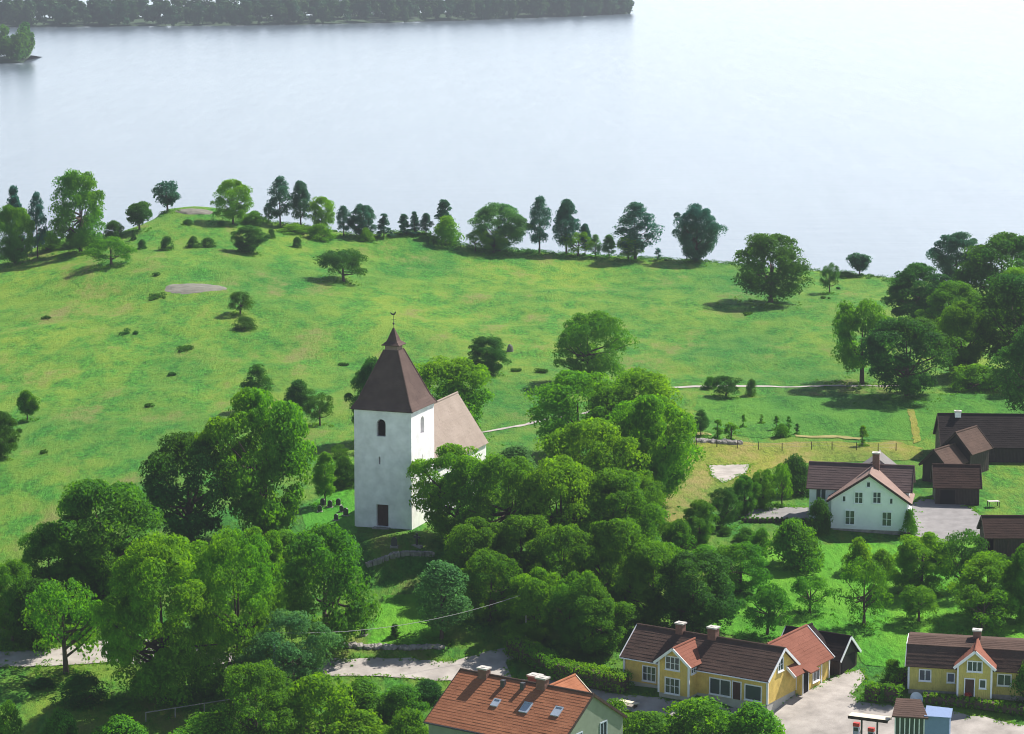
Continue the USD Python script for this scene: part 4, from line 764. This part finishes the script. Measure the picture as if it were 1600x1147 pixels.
hedge('clipped hedge along the front garden of the right yellow house', [(1446, 1098), (1520, 1106), (1620, 1120)], .9, 1.0, 'bright', 2)
hedge('clipped block hedge with an opening left of the right yellow house', [(1354, 1094), (1372, 1098)], 1.0, 1.9, 'bright', 3)
hedge('clipped block hedge right of the hedge opening at the yellow house', [(1384, 1096), (1404, 1099)], 1.0, 1.9, 'mid', 4)
hedge('low hedge running up beside the left end of the right yellow house', [(1396, 1078), (1416, 1062)], .9, 1.3, 'bright', 5)
hedge('narrow clipped hedge along the lower side of the driveway', [(1160, 816), (1230, 817), (1290, 818)], .5, .6, 'mid', 6)

FP = ['dark fence post at the left end of the field fence by the church grove', 'second fence post from the left of the field fence', 'third fence post from the left, above the gravel parking', 'fourth fence post from the left of the field fence', 'fifth fence post from the left, below the light shrub',
      'sixth fence post from the left, below the bare soil strip', 'seventh fence post from the left of the field fence', 'third fence post from the right, below the lone young tree', 'second fence post from the right of the field fence', 'fence post at the right end of the field fence behind the white house']
posts = [(1088, 697), (1120, 699), (1152, 701), (1185, 703), (1222, 705), (1268, 703), (1300, 703), (1338, 704), (1372, 706), (1400, 705)]
postm = tube([(0, 0, -.4), (0, 0, 1.15)], [.065, .05], 6)
for i, (px, py) in enumerate(posts):
    tag(obj('fence_post', (postm.vertices + at(px, py), postm.faces), M['dark_wood']), FP[i], 'fence post', 'posts of the field fence')
fw_ = thing('wire_fence', 'thin fence wires strung between the posts of the dry field', 'fence')
for hgt in (.55, 1.05): obj('wire', cat_([tube([at(*a_) + [0, 0, hgt], at(*b_) + [0, 0, hgt]], .012, 4) for a_, b_ in zip(posts[:-1], posts[1:])]), M['cable'], fw_)

def headstone(px, py, h, label, cross=False):
    p = at(px, py); g = thing('gravestone', label, 'gravestone', p, rngj.uniform(-30, 0)); w = h * .6
    pr = shapely.unary_union([Polygon([(-w / 2, 0), (w / 2, 0), (w / 2, h - w / 2), (-w / 2, h - w / 2)]), shapely.Point(0, h - w / 2).buffer(w / 2)]) if not cross else shapely.unary_union([shapely.box(-.1, 0, .1, h), shapely.box(-.4, h * .62, .4, h * .78)])
    m = trimesh.creation.extrude_polygon(pr, .2, engine='earcut'); m.apply_transform(trimesh.transformations.rotation_matrix(np.pi / 2, [1, 0, 0])); obj('slab', m, M['rock' if cross else 'dark_wood'] if False else M['dark_metal'], g); obj('base', box(-w * .7, w * .7, -.4, .2, -.3, .12), M['stone'], g)
for px, py, h, lb, cr in ((505, 791, 1.0, 'leftmost dark gravestone on the lawn left of the tower', False), (516, 793, .9, 'second dark gravestone from the left beside the tower', False), (529, 790, .9, 'third dark gravestone from the left beside the tower', False), (541, 806, 1.0, 'dark gravestone nearest the left wall of the tower', False), (526, 813, .8, 'low gravestone at the front of the lawn left of the tower', False),
                          (616, 854, 1.1, 'dark gravestone on the lawn in front of the church door', False), (652, 853, 1.5, 'tall dark grave cross on the lawn in front of the tower', True), (569, 992, .9, 'square gravestone at the left of the lower lawn', False), (500, 800, .8, 'small gravestone behind the yellow green tree', False), (534, 800, .8, 'small gravestone between the tower and the dark stones', False)):
    headstone(px, py, h, lb, cr)
tree('conifer', 'dark', 617, 996, 18, 972, 'small dark cone shaped shrub on the lower churchyard lawn')

def pole(name, label, px, py, top, r0, m, cat='pole', arms=True):
    p = at(px, py); h = height_for(p, top); g = thing(name, label, cat, p); obj('shaft', tube([(0, 0, -.5), (0, 0, h)], [r0, r0 * .7], 8), M[m], g)
    if arms: obj('crossarm', bar((-.5, 0, h - .25), (.5, 0, h - .25), .1), M['dark_wood'], g); obj('insulator', cat_([tube([(x, 0, h - .2), (x, 0, h - .02)], .05, 6) for x in (-.42, .42)]), M['white_wood'], g)
    return p, h
p1, h1 = pole('utility_pole', 'leaning looking grey utility pole by the road junction', 822, 1006, 924, .12, 'pole')
p2, h2 = pole('lamp_pole', 'pale tall pole rising from the thicket at lower left', 430, 1092, 984, .13, 'grey', arms=False)
def cable(label, a_, b_, sag):
    t = np.linspace(0, 1, 15)[:, None]; c = a_ + (b_ - a_) * t; c[:, 2] -= sag * 4 * (t * (1 - t))[:, 0]
    tag(obj('overhead_cable', tube(c, .026, 5), M['cable']), label, 'cable')
cable('pale overhead cable running from the utility pole across the road', p1 + [0, 0, h1 - .2], np.array([p2[0], p2[1], p2[2] + h2 - .3]), 1.3)
rl = thing('rail_fence', 'pale wooden rail on posts in the shade of the largest tree', 'fence'); a_, b_ = at(228, 1128), at(366, 1106)
obj('rail', bar(a_ + [0, 0, .95], b_ + [0, 0, .95], .08), M['stone'], rl)
for t in (0, .33, .66, 1): p = a_ + (b_ - a_) * t; obj('post', tube([p + [0, 0, -.4], p + [0, 0, 1.0]], .06, 6), M['stone'], rl)

# --- the little filling station at the bottom right
zk = -6.5
p = hitz(1358, 1160, zk); p[2] = ground(p[0], p[1])
cn = thing('canopy', 'flat cream canopy on two dark posts at the bottom edge', 'canopy', p, -24); hc = height_for(p, 1119)
obj('roof_slab', box(-1.9, 1.9, -.6, .6, hc - .18, hc), M['cream'], cn); obj('fascia', cat_([box(-1.93, 1.93, -.63, -.6, hc - .3, hc - .02), box(-1.93, 1.93, .6, .63, hc - .3, hc - .02)]), M['dark_wood'], cn)
for x in (-.75, .75): obj('post', box(x - .07, x + .07, -.07, .07, -.6, hc - .18), M['dark_metal'], cn)
for px, py, lb in ((1338, 1152, 'red topped fuel pump left of the canopy posts'), (1361, 1160, 'red topped fuel pump between the canopy posts')):
    q_ = at(px, py); fp = thing('fuel_pump', lb, 'fuel pump', q_, -24); obj('body', box(-.28, .28, -.2, .2, -.2, 1.1), M['grey'], fp); obj('head', box(-.3, .3, -.22, .22, 1.1, 1.45), M['red'], fp); obj('dial', box(-.2, .2, -.225, -.2, .65, 1.0), M['glass'], fp); obj('hose', tube([(.3, 0, 1.0), (.42, -.1, .6), (.36, -.1, .2), (.3, 0, .6)], .025, 5), M['dark_metal'], fp)
p = hitz(1397, 1172, zk); p[2] = ground(p[0], p[1]); kz = height_for(p, 1117)
ks = thing('kiosk', 'small kiosk with white window bars and reddish roof at the bottom edge', 'kiosk', p, -12)
obj('front_wall', box(0, 2.75, 0, .12, -.6, .75), M['red'], ks); obj('window_wall', box(.02, 2.73, .05, .1, .75, kz - .1), M['glass'], ks)
for x in np.linspace(.04, 2.7, 7): obj('window_bar', box(x - .05, x + .05, -.02, .1, .7, kz - .05), M['white_wood'], ks)
obj('side_wall', hull([(2.77, 0, -.6), (2.77, 0, kz), (5.0, 0.4, -.6), (5.0, .4, kz - .15), (2.77, 3.2, -.6), (2.77, 3.2, kz), (5.0, 3.2, -.6), (5.0, 3.2, kz - .15)]), M['bluewall'], ks); obj('back_wall', box(0, 2.76, .13, 3.2, -.6, kz - .1), M['bluewall'], ks)
slope(ks, (-.25, -.35, kz - .02), (3.1, -.35, kz - .02), (2.2, 3.0, kz + .75), (-.1, 3.0, kz + .75), T['brown'], seed=120, name='roof')
obj('side_roof', hull([(2.7, -.15, kz + .03), (5.15, .25, kz - .1), (2.7, 3.3, kz + .03), (5.15, 3.3, kz - .1), (2.7, -.15, kz + .12), (5.15, .25, kz - .02), (2.7, 3.3, kz + .12), (5.15, 3.3, kz - .02)]), M['bluewall'], ks)
p = at(1429, 1112); h = height_for(p, 1091); ds = thing('satellite_dish', 'round grey satellite dish on a mast behind the kiosk', 'satellite dish', p, 15)
obj('mast', tube([(0, 0, -.3), (0, 0, h)], .06, 6), M['grey'], ds)
d_ = trimesh.creation.icosphere(4, 1.0); d_ = d_.slice_plane([0, 0, -.55], [0, 0, -1]); d_.vertices *= [.78, .78, .7]; d_.vertices += [0, 0, .55]; d_.apply_transform(trimesh.transformations.rotation_matrix(np.radians(65), [1, 0, 0])); d_.apply_translation([0, -.25, h]); obj('dish', trimesh.util.concatenate([d_, trimesh.Trimesh(d_.vertices * 1.0 - [0, -.02, 0], d_.faces[:, ::-1])]), M['grey'], ds, smooth=True); obj('arm', bar((0, -.3, h - .4), (0, -1.0, h + .1), .05), M['dark_metal'], ds)
p = hitz(1511, 1092, -5.1); p[2] = ground(p[0], p[1]); fpot = thing('flower_pot', 'red potted flowers beside the door of the right yellow house', 'flower pot', p + [0, -.35, 0])
obj('pot', tube([(0, 0, 0), (0, 0, .42)], [.2, .28], 10), T['orange'], fpot); v, f = leafcloud(np.random.default_rng(2), np.array([[0, 0, .62], [.1, 0, .7], [-.12, .05, .66]]), np.full(3, .24), 220, .09); obj('flowers', (v, f), M['red'], fpot)

# --- rough scrub along the edge where the meadow drops to the lake
r_ = np.random.default_rng(31); n = 420
pxs = r_.uniform(400, 1420, n); c_ = []
for q_ in pxs:
    d0 = ray(q_, 400); x_ = d0[0] * 555; yk = float(np.interp(x_, crest_xy[:, 0], crest_xy[:, 1])) + r_.uniform(-2, 5); x_ = d0[0] / d0[1] * yk; c_.append((x_, yk, float(ground(x_, yk)) + .1))
v, f = leafcloud(r_, np.array(c_), r_.uniform(.25, .9, n), 16000, .14, .4, (1.6, 1, .7))
tag(obj('shore_scrub', (v, f), LEAF['dark']), 'low ragged scrub along the meadow edge above the lake', 'scrub', kind='stuff')
# --- grass growing in from the edges of the roads and yards
r_ = np.random.default_rng(41); e_ = np.vstack(verge); e_ = np.repeat(e_, 3, 0) + r_.normal(size=(len(e_) * 3, 2)) * .28; c_ = np.c_[e_, ground(e_[:, 0], e_[:, 1]) + .06]
v, f = leafcloud(r_, c_, r_.uniform(.12, .42, len(c_)), len(c_) * 14, .10, .5, (1.2, 1.2, .45))
tag(obj('grass_verge', (v, f), LEAF['bright']), 'rough grass fringing the roads and yards', 'grass', kind='stuff')
# --- long grass left standing round the feet of trees and shrubs
c_ = []
for p, W in feet:
    if abs(p[0]) > 140: continue
    n = int(6 + W * 5); o = r_.normal(size=(n, 2)) * W * .26 + [-.05 * W, -.1 * W]; c_.append(np.c_[p[0] + o[:, 0], p[1] + o[:, 1], ground(p[0] + o[:, 0], p[1] + o[:, 1]) + .1])
c_ = np.vstack(c_); v, f = leafcloud(r_, c_, r_.uniform(.15, .5, len(c_)), len(c_) * 12, .12, .6, (1.3, 1.3, .6))
tag(obj('long_grass', (v, f), LEAF['mid']), 'rough long grass around the feet of trees and shrubs', 'grass', kind='stuff')
# --- garden furniture
p = at(1552, 792); tb = thing('garden_table', 'small pale table on the grass beside the gravel yard', 'table', p, 10)
obj('tabletop', box(-.7, .7, -.4, .4, .7, .76), M['concrete'], tb)
for x in (-.65, .65):
    for y in (-.32, .32): obj('leg', box(x - .04, x + .04, y - .04, y + .04, -.1, .7), M['dark_wood'], tb)
p = at(982, 1104); tb = thing('bench', 'pale plank bench on the yard left of the yellow house', 'bench', p, -38)
for k in range(3): obj('plank', box(-1.1, 1.1, -.32 + k * .22, -.13 + k * .22, .45, .51), M['cream'], tb)
for x in (-.85, .85): obj('leg', box(x - .05, x + .05, -.28, .28, -.15, .45), M['dark_wood'], tb)


# ------------------------------------------------------------------ the air
hz = box(-3450, 3450, -420, 5650, -25, 78)
HAZE = 0.00006
hm = mat('haze_air', {'v': ('principled_volume', {'color': (.80, .88, 1.0), 'density': HAZE, 'anisotropy': .2})}, [], surface=None, volume='v.volume')
tag(obj('haze', hz, hm), 'thin pale summer haze over lake and land', kind='stuff')
